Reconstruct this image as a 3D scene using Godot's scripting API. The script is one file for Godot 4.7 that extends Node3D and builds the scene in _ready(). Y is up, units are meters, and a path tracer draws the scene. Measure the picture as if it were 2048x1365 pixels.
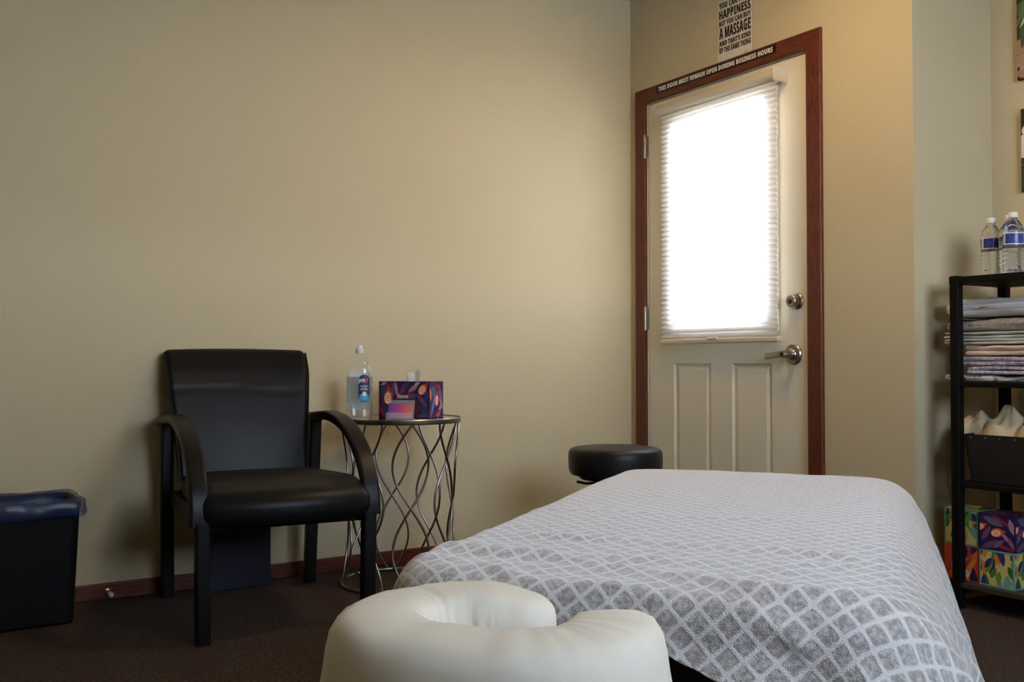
extends Node3D
# A massage room: beige walls, a half-glazed door with a pleated shade, a guest chair, a wire side table and a draped massage table.

# ------------------------------------------------------------------ mesh tools
class MB:
	var v := PackedVector3Array()
	var n := PackedVector3Array()
	var t := PackedVector2Array()
	var ix := PackedInt32Array()

	func vert(p: Vector3, nn := Vector3.UP, uv := Vector2.ZERO) -> int:
		v.append(p); n.append(nn); t.append(uv)
		return v.size() - 1

	func tri(a: int, b: int, c: int) -> void:
		var g := (v[b] - v[a]).cross(v[c] - v[a])
		if g.dot(n[a] + n[b] + n[c]) > 0.0:
			ix.append(a); ix.append(c); ix.append(b)
		else:
			ix.append(a); ix.append(b); ix.append(c)

	func quad(a: int, b: int, c: int, d: int) -> void:
		tri(a, b, c); tri(a, c, d)

	func raw(a: int, b: int, c: int, d: int) -> void:
		for k in [a, b, c, a, c, d]:
			ix.append(k)

	func face(p: Array, nn: Vector3, uvs := []) -> void:
		var id := []
		for k in 4:
			id.append(vert(p[k], nn, uvs[k] if uvs.size() == 4 else Vector2(k % 2, k / 2)))
		quad(id[0], id[1], id[2], id[3])

	func smooth() -> void:
		for k in n.size():
			n[k] = Vector3.ZERO
		for k in range(0, ix.size(), 3):
			var a := ix[k]; var b := ix[k + 1]; var c := ix[k + 2]
			var g := (v[c] - v[a]).cross(v[b] - v[a])
			n[a] += g; n[b] += g; n[c] += g
		for k in n.size():
			n[k] = n[k].normalized() if n[k].length() > 1e-12 else Vector3.UP

	func cube(lo: Vector3, hi: Vector3) -> void:
		for ax in 3:
			for s in [0, 1]:
				var nn := Vector3.ZERO
				nn[ax] = 1.0 if s else -1.0
				var p := []
				var uvs := []
				for k in [[0, 0], [1, 0], [1, 1], [0, 1]]:
					var q := Vector3.ZERO
					q[ax] = hi[ax] if s else lo[ax]
					var b: int = (ax + 1) % 3
					var c: int = (ax + 2) % 3
					q[b] = hi[b] if k[0] else lo[b]
					q[c] = hi[c] if k[1] else lo[c]
					p.append(q)
					uvs.append(Vector2(q[b], q[c]))
				face(p, nn, uvs)

	func mesh() -> ArrayMesh:
		var arr := []
		arr.resize(Mesh.ARRAY_MAX)
		arr[Mesh.ARRAY_VERTEX] = v
		arr[Mesh.ARRAY_NORMAL] = n
		arr[Mesh.ARRAY_TEX_UV] = t
		arr[Mesh.ARRAY_INDEX] = ix
		var m := ArrayMesh.new()
		m.add_surface_from_arrays(Mesh.PRIMITIVE_TRIANGLES, arr)
		return m

# rounded box, optionally bent by a function of the point; r is the edge radius, k rounding steps, step the inner spacing
func soft_box(mb: MB, at: Vector3, size: Vector3, r: float, k := 3, step := 10.0, bend = null, basis := Basis()) -> void:
	var h := size * 0.5
	r = minf(r, minf(h.x, minf(h.y, h.z)) * 0.999)
	var cs := []
	for ax in 3:
		var l := []
		for i in k + 1:
			l.append(-h[ax] + r - r * tan(PI / 4 * (1.0 - float(i) / k)))
		var inner: float = 2.0 * (h[ax] - r)
		var m := maxi(1, int(ceil(inner / step)))
		for i in range(1, m):
			l.append(-h[ax] + r + inner * i / m)
		for i in k + 1:
			l.append(h[ax] - r + r * tan(PI / 4 * (float(i) / k)))
		cs.append(l)
	var ids := {}
	var sub := MB.new()
	for ax in 3:
		var b := (ax + 1) % 3
		var c := (ax + 2) % 3
		for s in 2:
			for i in cs[b].size() - 1:
				for j in cs[c].size() - 1:
					var q := []
					for o in [[0, 0], [1, 0], [1, 1], [0, 1]]:
						var key := Vector3i.ZERO
						key[ax] = (cs[ax].size() - 1) if s else 0
						key[b] = i + o[0]
						key[c] = j + o[1]
						if not ids.has(key):
							var p := Vector3(cs[0][key.x], cs[1][key.y], cs[2][key.z])
							var inn := p.clamp(-(h - Vector3(r, r, r)), h - Vector3(r, r, r))
							var d := (p - inn).normalized()
							ids[key] = sub.vert(inn + d * r, d, Vector2(p.x, p.z))
						q.append(ids[key])
					sub.quad(q[0], q[1], q[2], q[3])
	if bend != null:
		for i in sub.v.size():
			sub.v[i] = bend.call(sub.v[i])
		sub.smooth()
	var base := mb.v.size()
	for i in sub.v.size():
		mb.vert(at + basis * sub.v[i], basis * sub.n[i], sub.t[i])
	for i in sub.ix:
		mb.ix.append(base + i)

# revolve (radius, height) points round y; creases sharper than 35 degrees stay sharp
func lathe(mb: MB, prof: Array, seg := 32, xf := Transform3D(), squash := 1.0) -> void:
	var m := prof.size()
	var segn := []
	for i in m - 1:
		var d: Vector2 = prof[i + 1] - prof[i]
		segn.append(Vector2(d.y, -d.x).normalized())
	for i in m - 1:
		var na: Vector2 = segn[i]
		var nb: Vector2 = segn[i]
		if i > 0 and segn[i].dot(segn[i - 1]) > 0.82:
			na = (segn[i] + segn[i - 1]).normalized()
		if i < m - 2 and segn[i].dot(segn[i + 1]) > 0.82:
			nb = (segn[i] + segn[i + 1]).normalized()
		var row := []
		for j in seg + 1:
			var a := TAU * j / seg
			var c := cos(a)
			var s := sin(a)
			for e in [[prof[i], na], [prof[i + 1], nb]]:
				var p: Vector2 = e[0]
				var q: Vector2 = e[1]
				row.append(mb.vert(xf * Vector3(p.x * c, p.y, p.x * s * squash), (xf.basis * Vector3(q.x * c, q.y, q.x * s / squash)).normalized(), Vector2(float(j) / seg, p.y)))
		for j in seg:
			mb.quad(row[j * 2], row[j * 2 + 1], row[j * 2 + 3], row[j * 2 + 2])

# sweep a closed 2D profile along a path; x of the profile runs along `side`
func sweep(mb: MB, path: Array, prof: Array, side := Vector3.ZERO, closed := false, scales := []) -> void:
	var m := path.size()
	var pn := []
	for i in prof.size():
		var d: Vector2 = prof[(i + 1) % prof.size()] - prof[(i - 1 + prof.size()) % prof.size()]
		pn.append(Vector2(d.y, -d.x).normalized())
	var rings := []
	var last := side
	var frames := []
	for i in m:
		var a: Vector3 = path[(i - 1 + m) % m] if (closed or i > 0) else path[i]
		var b: Vector3 = path[(i + 1) % m] if (closed or i < m - 1) else path[i]
		var tan_ := (b - a).normalized()
		var x := last
		if x.length() < 0.01:
			x = tan_.cross(Vector3.UP)
			if x.length() < 0.05:
				x = tan_.cross(Vector3.RIGHT)
		x = (x - tan_ * x.dot(tan_)).normalized()
		if side == Vector3.ZERO:
			last = x
		var y := x.cross(tan_).normalized()
		frames.append([x, y, tan_])
		var ring := []
		var sc: float = scales[i] if scales.size() == m else 1.0
		for j in prof.size():
			ring.append(mb.vert(path[i] + (x * prof[j].x + y * prof[j].y) * sc, (x * pn[j].x + y * pn[j].y).normalized(), Vector2(float(j) / prof.size(), float(i) / m)))
		rings.append(ring)
	for i in (m if closed else m - 1):
		var p: Array = rings[i]
		var q: Array = rings[(i + 1) % m]
		for j in prof.size():
			var e := (j + 1) % prof.size()
			mb.quad(p[j], p[e], q[e], q[j])
	if not closed:
		for e in [0, m - 1]:
			var nn: Vector3 = frames[e][2] * (-1.0 if e == 0 else 1.0)
			var c := mb.vert(path[e], nn)
			var ids := []
			for j in prof.size():
				ids.append(mb.vert(mb.v[rings[e][j]], nn))
			for j in prof.size():
				mb.tri(c, ids[j], ids[(j + 1) % prof.size()])

func round_prof(r: float, k := 10) -> Array:
	var out := []
	for i in k:
		out.append(Vector2(cos(TAU * i / k), sin(TAU * i / k)) * r)
	return out

func rect_prof(w: float, h: float, r: float, k := 3) -> Array:
	var out := []
	for c in [[1, 1, 0.0], [-1, 1, 0.25], [-1, -1, 0.5], [1, -1, 0.75]]:
		for i in k + 1:
			var a: float = TAU * (c[2] + 0.25 * i / k)
			out.append(Vector2(c[0] * (w * 0.5 - r) + cos(a) * r, c[1] * (h * 0.5 - r) + sin(a) * r))
	return out

func spline(p: Array, n: int) -> Array:
	var out := []
	var m := p.size()
	for i in n + 1:
		var f := float(i) / n * (m - 1)
		var k := mini(int(f), m - 2)
		var a: Vector3 = p[maxi(k - 1, 0)]
		var d: Vector3 = p[mini(k + 2, m - 1)]
		out.append((p[k] as Vector3).cubic_interpolate(p[k + 1], a, d, f - k))
	return out

# stack of closed loops joined to a smooth skin
func loft(mb: MB, rings: Array, cap_first := false, cap_last := false) -> void:
	var sub := MB.new()
	var m: int = rings[0].size()
	for i in rings.size():
		for j in m:
			sub.vert(rings[i][j], Vector3.UP, Vector2(float(j) / m, float(i) / rings.size()))
	for i in rings.size() - 1:
		for j in m:
			var e := (j + 1) % m
			sub.raw(i * m + j, i * m + e, (i + 1) * m + e, (i + 1) * m + j)
	for e in [[cap_first, 0], [cap_last, rings.size() - 1]]:
		if e[0]:
			var c := Vector3.ZERO
			for j in m:
				c += rings[e[1]][j]
			var ci := sub.vert(c / m)
			for j in m:
				var a: int = e[1] * m + j
				var b: int = e[1] * m + (j + 1) % m
				for q in ([ci, b, a] if e[1] == 0 else [ci, a, b]):
					sub.ix.append(q)
	sub.smooth()
	var base := mb.v.size()
	for i in sub.v.size():
		mb.vert(sub.v[i], sub.n[i], sub.t[i])
	for i in sub.ix:
		mb.ix.append(base + i)

func rrect_ring(cx: float, cz: float, w: float, d: float, r: float, y: float, k := 6) -> Array:
	var out := []
	for p in rect_prof(w, d, r, k):
		out.append(Vector3(cx + p.x, y, cz + p.y))
	return out

# ------------------------------------------------------------------ scene tools
var used := {}

func numbered(called: String) -> String:
	var k: int = used.get(called, -1) + 1
	used[called] = k
	return called if k == 0 else "%s_%03d" % [called, k]

func tag(o: Node, label: String, category: String, group := "") -> Node:
	o.set_meta("label", label)
	o.set_meta("category", category)
	if group:
		o.set_meta("group", group)
	return o

func thing(called: String, label: String, category: String, at := Vector3.ZERO, turn := 0.0, group := "") -> Node3D:
	var o := Node3D.new()
	o.name = numbered(called)
	add_child(o)
	o.position = at
	o.rotation.y = turn
	tag(o, label, category, group)
	return o

func obj(called: String, mb: MB, m: Material, parent: Node = self) -> MeshInstance3D:
	var o := MeshInstance3D.new()
	o.mesh = mb.mesh()
	o.material_override = m
	o.name = numbered(called) if parent == self else called
	parent.add_child(o, true)
	return o

func struct(called: String, mb: MB, m: Material) -> MeshInstance3D:
	var o := obj(called, mb, m)
	o.set_meta("kind", "structure")
	return o

func M(c: Color, rough := 0.6, metal := 0.0) -> StandardMaterial3D:
	var m := StandardMaterial3D.new()
	m.albedo_color = c
	m.roughness = rough
	m.metallic = metal
	return m

func noise(freq: float, octaves := 3, kind := FastNoiseLite.TYPE_SIMPLEX_SMOOTH, sd := 1) -> FastNoiseLite:
	var f := FastNoiseLite.new()
	f.noise_type = kind
	f.frequency = freq
	f.fractal_octaves = octaves
	f.seed = sd
	if kind == FastNoiseLite.TYPE_CELLULAR:
		f.cellular_return_type = FastNoiseLite.RETURN_DISTANCE
	return f

func ntex(f: FastNoiseLite, ramp := [], size := 512) -> NoiseTexture2D:
	var t := NoiseTexture2D.new()
	t.width = size
	t.height = size
	t.seamless = true
	t.noise = f
	if ramp.size():
		var g := Gradient.new()
		g.offsets = PackedFloat32Array(ramp.map(func(e): return e[0]))
		g.colors = PackedColorArray(ramp.map(func(e): return e[1]))
		t.color_ramp = g
	return t

func tri_uv(m: StandardMaterial3D, s: Vector3, world := true) -> StandardMaterial3D:
	m.uv1_triplanar = true
	m.uv1_world_triplanar = world
	m.uv1_scale = s
	return m

func relief(m: StandardMaterial3D, t: Texture2D, cm: float) -> StandardMaterial3D:
	m.heightmap_enabled = true
	m.heightmap_texture = t
	m.heightmap_scale = cm
	return m

func colored(m: StandardMaterial3D, t: Texture2D) -> StandardMaterial3D:
	m.albedo_texture = t
	return m

func lettering(called: String, text: String, m: Material, parent: Node, lo: Vector3, w: float, h: float, weight := 700, italic := false) -> MeshInstance3D:
	var f := SystemFont.new()
	f.font_names = PackedStringArray(["Droid Sans"])
	f.font_weight = weight
	f.font_italic = italic
	var fv := FontVariation.new()
	fv.base_font = f
	fv.variation_embolden = 0.7 if not italic else 0.3
	fv.spacing_glyph = 1
	var tm := TextMesh.new()
	tm.text = text
	tm.font = fv
	tm.font_size = 64
	tm.pixel_size = 0.01
	tm.depth = 0.02
	tm.curve_step = 1.0
	var bb := tm.get_aabb()
	var o := MeshInstance3D.new()
	o.mesh = tm
	o.material_override = m
	o.name = called
	parent.add_child(o, true)
	o.scale = Vector3(w / bb.size.x, h / bb.size.y, 0.03)
	o.position = lo - Vector3(bb.position.x * o.scale.x, bb.position.y * o.scale.y, bb.position.z * o.scale.z)
	return o

# ------------------------------------------------------------------ printed pictures
func leaf(im: Image, cx: float, cy: float, l: float, w: float, deg: float, c: Color, vein := Color(0, 0, 0, 0)) -> void:
	var W := im.get_width()
	var H := im.get_height()
	var a := deg_to_rad(deg)
	var ux := Vector2(cos(a), sin(a))
	var uy := Vector2(-ux.y, ux.x)
	for y in range(maxi(0, int((cy - l) * H)), mini(H, int((cy + l) * H) + 1)):
		for x in range(maxi(0, int(cx * W - l * H)), mini(W, int(cx * W + l * H) + 1)):
			var p := Vector2(x - cx * W, y - cy * H) / H
			var s := p.dot(ux) / l
			var q := p.dot(uy) / w
			if absf(s) < 1.0 and absf(q) < 1.0 - s * s:
				im.set_pixel(x, y, vein if vein.a > 0.0 and absf(q) < 0.1 else c)

func oval(im: Image, cx: float, cy: float, rx: float, ry: float, deg: float, c: Color) -> void:
	var W := im.get_width()
	var H := im.get_height()
	var a := deg_to_rad(deg)
	var r := maxf(rx, ry)
	for y in range(maxi(0, int((cy - r) * H)), mini(H, int((cy + r) * H) + 1)):
		for x in range(maxi(0, int(cx * W - r * H)), mini(W, int(cx * W + r * H) + 1)):
			var p := (Vector2(x - cx * W, y - cy * H) / H).rotated(-a)
			if (p.x / rx) * (p.x / rx) + (p.y / ry) * (p.y / ry) < 1.0:
				im.set_pixel(x, y, c)

func fruit(im: Image, cx: float, cy: float, r: float, deg: float) -> void:
	var W := float(im.get_width()) / im.get_height()
	var up := Vector2(0, -1).rotated(deg_to_rad(deg))
	leaf(im, cx + up.x * r * 1.1 / W, cy + up.y * r * 1.1, r * 0.5, r * 0.2, deg - 90, Color(0.86, 0.2, 0.12))
	oval(im, cx, cy, r * 0.72, r, deg, Color(0.9, 0.3, 0.13))
	oval(im, cx - 0.02 / W, cy + r * 0.08, r * 0.52, r * 0.78, deg, Color(0.95, 0.82, 0.66))
	for i in 9:
		var q := Vector2((i % 3 - 1) * 0.22, (i / 3 - 1) * 0.32).rotated(deg_to_rad(deg)) * r
		oval(im, cx + (q.x - 0.02) / W, cy + q.y + r * 0.08, r * 0.06, r * 0.09, deg, Color(0.55, 0.2, 0.25))

func print_purple(side: bool) -> ImageTexture:
	var im := Image.create(384 if side else 640, 384, false, Image.FORMAT_RGB8)
	im.fill(Color(0.16, 0.09, 0.3))
	var mauve := Color(0.42, 0.27, 0.4)
	var pink := Color(0.66, 0.49, 0.56)
	var red := Color(0.58, 0.1, 0.17)
	var blue := Color(0.2, 0.22, 0.4)
	var rust := Color(0.4, 0.15, 0.12)
	if side:
		for e in [[0.2, 0.8, 0.35, 0.08, -60, mauve], [0.35, 0.3, 0.25, 0.13, 40, Color(0.36, 0.37, 0.44)], [0.8, 0.35, 0.3, 0.09, 70, Color(0.42, 0.34, 0.6)], [0.75, 0.8, 0.3, 0.08, -50, pink], [0.3, 0.62, 0.3, 0.07, -70, Color(0.5, 0.42, 0.68)], [0.62, 0.15, 0.25, 0.06, 20, red], [0.6, 0.88, 0.3, 0.05, -20, red], [0.85, 0.6, 0.22, 0.06, 50, pink], [0.1, 0.35, 0.2, 0.06, 80, Color(0.9, 0.5, 0.35)]]:
			leaf(im, e[0], e[1], e[2], e[3], e[4], e[5])
		fruit(im, 0.55, 0.52, 0.17, 15)
	else:
		for e in [[0.1, 0.25, 0.2, 0.09, -40, blue], [0.09, 0.55, 0.25, 0.05, 80, rust], [0.05, 0.8, 0.25, 0.05, 60, red], [0.13, 0.8, 0.22, 0.08, 65, blue], [0.18, 0.12, 0.18, 0.04, 60, red], [0.28, 0.25, 0.24, 0.07, 95, mauve], [0.35, 0.22, 0.26, 0.05, 80, pink], [0.42, 0.3, 0.3, 0.03, -60, red], [0.37, 0.6, 0.3, 0.025, -50, red], [0.5, 0.2, 0.22, 0.07, -60, mauve], [0.55, 0.12, 0.15, 0.06, -50, blue], [0.68, 0.2, 0.2, 0.07, -35, pink], [0.6, 0.33, 0.2, 0.035, -25, red], [0.66, 0.4, 0.17, 0.07, -5, mauve], [0.86, 0.53, 0.26, 0.08, 48, mauve], [0.74, 0.72, 0.28, 0.09, 80, rust], [0.9, 0.8, 0.25, 0.1, 30, blue], [0.95, 0.4, 0.2, 0.08, 80, blue], [0.88, 0.95, 0.2, 0.08, 0, Color(0.36, 0.3, 0.36)], [0.25, 0.9, 0.18, 0.06, -45, mauve], [0.55, 0.88, 0.2, 0.06, 15, blue], [0.1, 0.05, 0.12, 0.05, -30, pink], [0.76, 0.06, 0.12, 0.05, -30, Color(0.75, 0.66, 0.66)], [0.3, 0.7, 0.2, 0.04, 40, red]]:
			leaf(im, e[0], e[1], e[2], e[3], e[4], e[5])
		fruit(im, 0.19, 0.45, 0.2, 5)
		fruit(im, 0.87, 0.22, 0.17, 40)
		for y in range(158, 240):
			for x in range(250, 380):
				im.set_pixel(x, y, Color(0.14, 0.08, 0.28))
	return framed(im, Color(0.12, 0.06, 0.24), 6)

func framed(im: Image, c: Color, w: int) -> ImageTexture:
	var W := im.get_width()
	var H := im.get_height()
	for r in [Rect2i(0, 0, W, w), Rect2i(0, H - w, W, w), Rect2i(0, 0, w, H), Rect2i(W - w, 0, w, H)]:
		im.fill_rect(r, c)
	return ImageTexture.create_from_image(im)

func print_green(sd: int) -> ImageTexture:
	var im := Image.create(320, 320, false, Image.FORMAT_RGB8)
	im.fill(Color(0.8, 0.75, 0.45))
	var rng := RandomNumberGenerator.new()
	rng.seed = sd
	var cols := [Color(0.28, 0.5, 0.2), Color(0.45, 0.62, 0.62), Color(0.2, 0.42, 0.2), Color(0.2, 0.2, 0.42), Color(0.42, 0.6, 0.22), Color(0.2, 0.2, 0.42), Color(0.85, 0.5, 0.2)]
	for i in 26:
		leaf(im, rng.randf(), rng.randf(), rng.randf_range(0.12, 0.3), rng.randf_range(0.04, 0.1), rng.randf_range(-120, -30), cols[i % 7])
	return framed(im, Color(0.42, 0.66, 0.58), 14)

func print_red(sd: int) -> ImageTexture:
	var im := Image.create(320, 320, false, Image.FORMAT_RGB8)
	im.fill(Color(0.78, 0.3, 0.24))
	var rng := RandomNumberGenerator.new()
	rng.seed = sd
	var cols := [Color(0.88, 0.42, 0.2), Color(0.7, 0.24, 0.3), Color(0.9, 0.55, 0.25), Color(0.2, 0.12, 0.26)]
	for i in 16:
		leaf(im, rng.randf(), rng.randf(), rng.randf_range(0.15, 0.32), rng.randf_range(0.06, 0.12), rng.randf_range(-110, -50), cols[i % 4])
	for k in 2:
		var c := Vector2(0.3 + 0.35 * k, 0.6 + 0.2 * k)
		for i in 5:
			var q := Vector2(0.06, 0).rotated(TAU * i / 5)
			oval(im, c.x + q.x, c.y + q.y, 0.045, 0.045, 0, Color(0.92, 0.86, 0.78))
	return framed(im, Color(0.85, 0.25, 0.16), 8)

func print_purple_cube() -> ImageTexture:
	var im := Image.create(320, 320, false, Image.FORMAT_RGB8)
	im.fill(Color(0.16, 0.1, 0.3))
	for e in [[0.4, 0.2, 0.3, 0.1, 20, Color(0.4, 0.38, 0.46)], [0.6, 0.15, 0.4, 0.04, 30, Color(0.58, 0.12, 0.2)], [0.2, 0.55, 0.25, 0.07, -60, Color(0.46, 0.3, 0.42)], [0.75, 0.62, 0.25, 0.05, 45, Color(0.66, 0.5, 0.56)], [0.3, 0.85, 0.3, 0.08, -30, Color(0.42, 0.28, 0.4)], [0.7, 0.88, 0.3, 0.05, 15, Color(0.6, 0.14, 0.2)], [0.9, 0.3, 0.22, 0.08, 75, Color(0.62, 0.5, 0.56)], [0.55, 0.8, 0.2, 0.06, -40, Color(0.5, 0.36, 0.48)], [0.88, 0.75, 0.2, 0.06, 60, Color(0.5, 0.36, 0.48)]]:
		leaf(im, e[0], e[1], e[2], e[3], e[4], e[5])
	fruit(im, 0.5, 0.5, 0.17, 75)
	fruit(im, 0.06, 0.38, 0.13, 60)
	return framed(im, Color(0.13, 0.07, 0.25), 10)

func print_stones() -> ImageTexture:
	var im := Image.create(384, 448, false, Image.FORMAT_RGB8)
	im.fill(Color(0.1, 0.11, 0.09))
	var rng := RandomNumberGenerator.new()
	rng.seed = 5
	for i in 60:
		var s := rng.randf_range(0.75, 1.0)
		oval(im, rng.randf(), rng.randf_range(0.62, 1.0), rng.randf_range(0.04, 0.09), rng.randf_range(0.025, 0.05), rng.randf_range(-20, 20), Color(0.7 * s, 0.56 * s, 0.45 * s))
	for i in 26:
		var s := rng.randf_range(0.6, 1.1)
		leaf(im, rng.randf(), rng.randf_range(0.05, 0.58), rng.randf_range(0.15, 0.3), rng.randf_range(0.03, 0.07), rng.randf_range(-75, -15), Color(0.34 * s, 0.44 * s, 0.24 * s))
	leaf(im, 0.1, 0.5, 0.12, 0.015, -55, Color(0.7, 0.72, 0.62))
	return ImageTexture.create_from_image(im)

func print_orchid() -> ImageTexture:
	var im := Image.create(384, 384, false, Image.FORMAT_RGB8)
	im.fill(Color(0.13, 0.13, 0.13))
	leaf(im, 0.1, 0.8, 0.35, 0.1, -30, Color(0.1, 0.24, 0.18))
	leaf(im, 0.6, 0.85, 0.4, 0.12, 15, Color(0.12, 0.28, 0.2))
	leaf(im, 0.4, 0.62, 0.5, 0.012, -8, Color(0.6, 0.25, 0.25))
	for c in [Vector2(0.2, 0.22), Vector2(0.12, 0.48), Vector2(0.6, 0.3), Vector2(0.85, 0.5)]:
		for i in 5:
			var q := Vector2(0.1, 0).rotated(TAU * i / 5 + 0.3)
			oval(im, c.x + q.x, c.y + q.y, 0.1, 0.075, rad_to_deg(TAU * i / 5 + 0.3), Color(0.82, 0.82, 0.78))
		oval(im, c.x, c.y, 0.035, 0.035, 0, Color(0.7, 0.3, 0.45))
	return ImageTexture.create_from_image(im)

func lattice_print() -> Array:
	var S := 768
	var P := 6
	var im := Image.create(S, S, false, Image.FORMAT_RGB8)
	var hm := Image.create(S, S, false, Image.FORMAT_RGB8)
	var fine := noise(0.11, 2, FastNoiseLite.TYPE_SIMPLEX, 3)
	var mid := noise(0.025, 3, FastNoiseLite.TYPE_SIMPLEX, 9)
	var line := Color(0.94, 0.92, 0.90)
	for y in S:
		for x in S:
			var u := float(x) / S * P
			var w := float(y) / S * P
			var p := absf(fposmod(u + w, 1.0) - 0.5) * 2.0   # 1 on a line, 0 mid cell
			var q := absf(fposmod(u - w, 1.0) - 0.5) * 2.0
			var e := pow(pow(p, 7.0) + pow(q, 7.0), 1.0 / 7.0)
			var k := smoothstep(0.70, 0.90, e + 0.05 * fine.get_noise_2d(x, y))
			var g := 0.74 + 0.06 * fine.get_noise_2d(x + 900, y) + 0.17 * mid.get_noise_2d(x, y)
			var cell := Color(g, g * 0.955, g * 0.92)
			im.set_pixel(x, y, cell.lerp(line, k))
			var hh := 0.35 + 0.4 * k + 0.2 * fine.get_noise_2d(x, y + 500)
			hm.set_pixel(x, y, Color(hh, hh, hh))
	return [ImageTexture.create_from_image(im), ImageTexture.create_from_image(hm)]

# ------------------------------------------------------------------ materials
var wall_m: StandardMaterial3D
var carpet_m: StandardMaterial3D
var ceil_m: StandardMaterial3D
var wood_v: StandardMaterial3D
var wood_x: StandardMaterial3D
var wood_z: StandardMaterial3D
var door_m: StandardMaterial3D
var steel_m: StandardMaterial3D
var vinyl_m: StandardMaterial3D
var black_m: StandardMaterial3D
var white_m: StandardMaterial3D
var glass_m: StandardMaterial3D
var brass_m: StandardMaterial3D

func wood(s: Vector3) -> StandardMaterial3D:
	var m := M(Color(1, 1, 1), 0.42)
	colored(m, ntex(noise(0.02, 4), [[0.0, Color(0.22, 0.085, 0.045)], [0.45, Color(0.36, 0.155, 0.085)], [0.7, Color(0.42, 0.195, 0.11)], [1.0, Color(0.30, 0.12, 0.065)]]))
	return tri_uv(m, s)

func make_materials() -> void:
	wall_m = M(Color(0.765, 0.712, 0.58), 0.72)
	relief(wall_m, ntex(noise(0.035, 3)), 0.05)
	wall_m.uv1_scale = Vector3(3.4, 3.4, 1)
	ceil_m = M(Color(0.66, 0.62, 0.54), 0.9)
	carpet_m = M(Color(1, 1, 1), 0.95)
	var loops := noise(0.045, 2, FastNoiseLite.TYPE_CELLULAR, 4)
	colored(carpet_m, ntex(loops, [[0.0, Color(0.36, 0.265, 0.195)], [0.4, Color(0.235, 0.165, 0.12)], [1.0, Color(0.07, 0.05, 0.04)]]))
	relief(carpet_m, ntex(loops), -0.4)
	carpet_m.uv1_scale = Vector3(5, 5, 1)
	wood_v = wood(Vector3(9, 0.9, 9))
	wood_x = wood(Vector3(0.9, 9, 9))
	wood_z = wood(Vector3(9, 9, 0.9))
	door_m = M(Color(0.86, 0.835, 0.755), 0.42)
	steel_m = M(Color(0.62, 0.60, 0.57), 0.3, 1.0)
	vinyl_m = M(Color(0.10, 0.10, 0.103), 0.42)
	vinyl_m.metallic_specular = 0.35
	black_m = M(Color(0.075, 0.073, 0.07), 0.5)
	black_m.metallic_specular = 0.3
	white_m = M(Color(0.86, 0.86, 0.84), 0.4)
	glass_m = M(Color(0.9, 0.95, 0.97, 0.06), 0.02)
	glass_m.transparency = BaseMaterial3D.TRANSPARENCY_ALPHA
	brass_m = M(Color(0.7, 0.62, 0.42), 0.35, 1.0)

# ------------------------------------------------------------------ build
const CX := 1.524    # where the door wall ends and the alcove begins
const CZ := -0.469   # back of the alcove
const TOP := 2.549
const RX := 4.45
const BZ := 4.6

func _ready() -> void:
	var cam := Camera3D.new()
	cam.name = "camera"
	add_child(cam)
	cam.fov = rad_to_deg(2.0 * atan(682.5 / 1965.0))
	cam.position = Vector3(3.627, 0.818, 2.992)
	cam.rotation = Vector3(atan(42.5 / 1965.0), deg_to_rad(57.4), 0)
	cam.near = 0.05
	cam.current = true

	var env := Environment.new()
	env.background_mode = Environment.BG_SKY
	var sky := Sky.new()
	var sm := ProceduralSkyMaterial.new()
	sm.sky_top_color = Color(0.58, 0.64, 0.72)
	sm.sky_horizon_color = Color(0.94, 0.96, 1.0)
	sm.sky_curve = 0.12
	sm.ground_bottom_color = Color(0.55, 0.55, 0.56)
	sm.ground_horizon_color = Color(0.72, 0.73, 0.75)
	sm.sun_angle_max = 0.0
	sm.sky_energy_multiplier = 4.3
	sm.ground_energy_multiplier = 2.0
	sky.sky_material = sm
	env.sky = sky
	env.tonemap_mode = Environment.TONE_MAPPER_LINEAR
	env.tonemap_exposure = 1.07
	env.sdfgi_enabled = true
	env.ssao_enabled = true
	env.ssil_enabled = true
	var we := WorldEnvironment.new()
	we.environment = env
	add_child(we)

	var sun := DirectionalLight3D.new()
	sun.name = "sun"
	add_child(sun)
	sun.rotation = Vector3(deg_to_rad(-62), deg_to_rad(-40), 0)
	sun.light_color = Color(1.0, 0.97, 0.93)
	sun.light_energy = 30.0
	sun.light_angular_distance = 0.6
	sun.shadow_enabled = true

	make_materials()
	room()
	door()
	shade()
	signs()
	massage_table()
	blanket()
	face_cradle()
	chair()
	side_table()
	table_goods()
	stool()
	bin()
	small_floor_things()
	shelf_unit()
	shelf_goods()
	pictures()
	ceiling_lamp(Vector3(1.42, TOP, 0.80))

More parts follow.
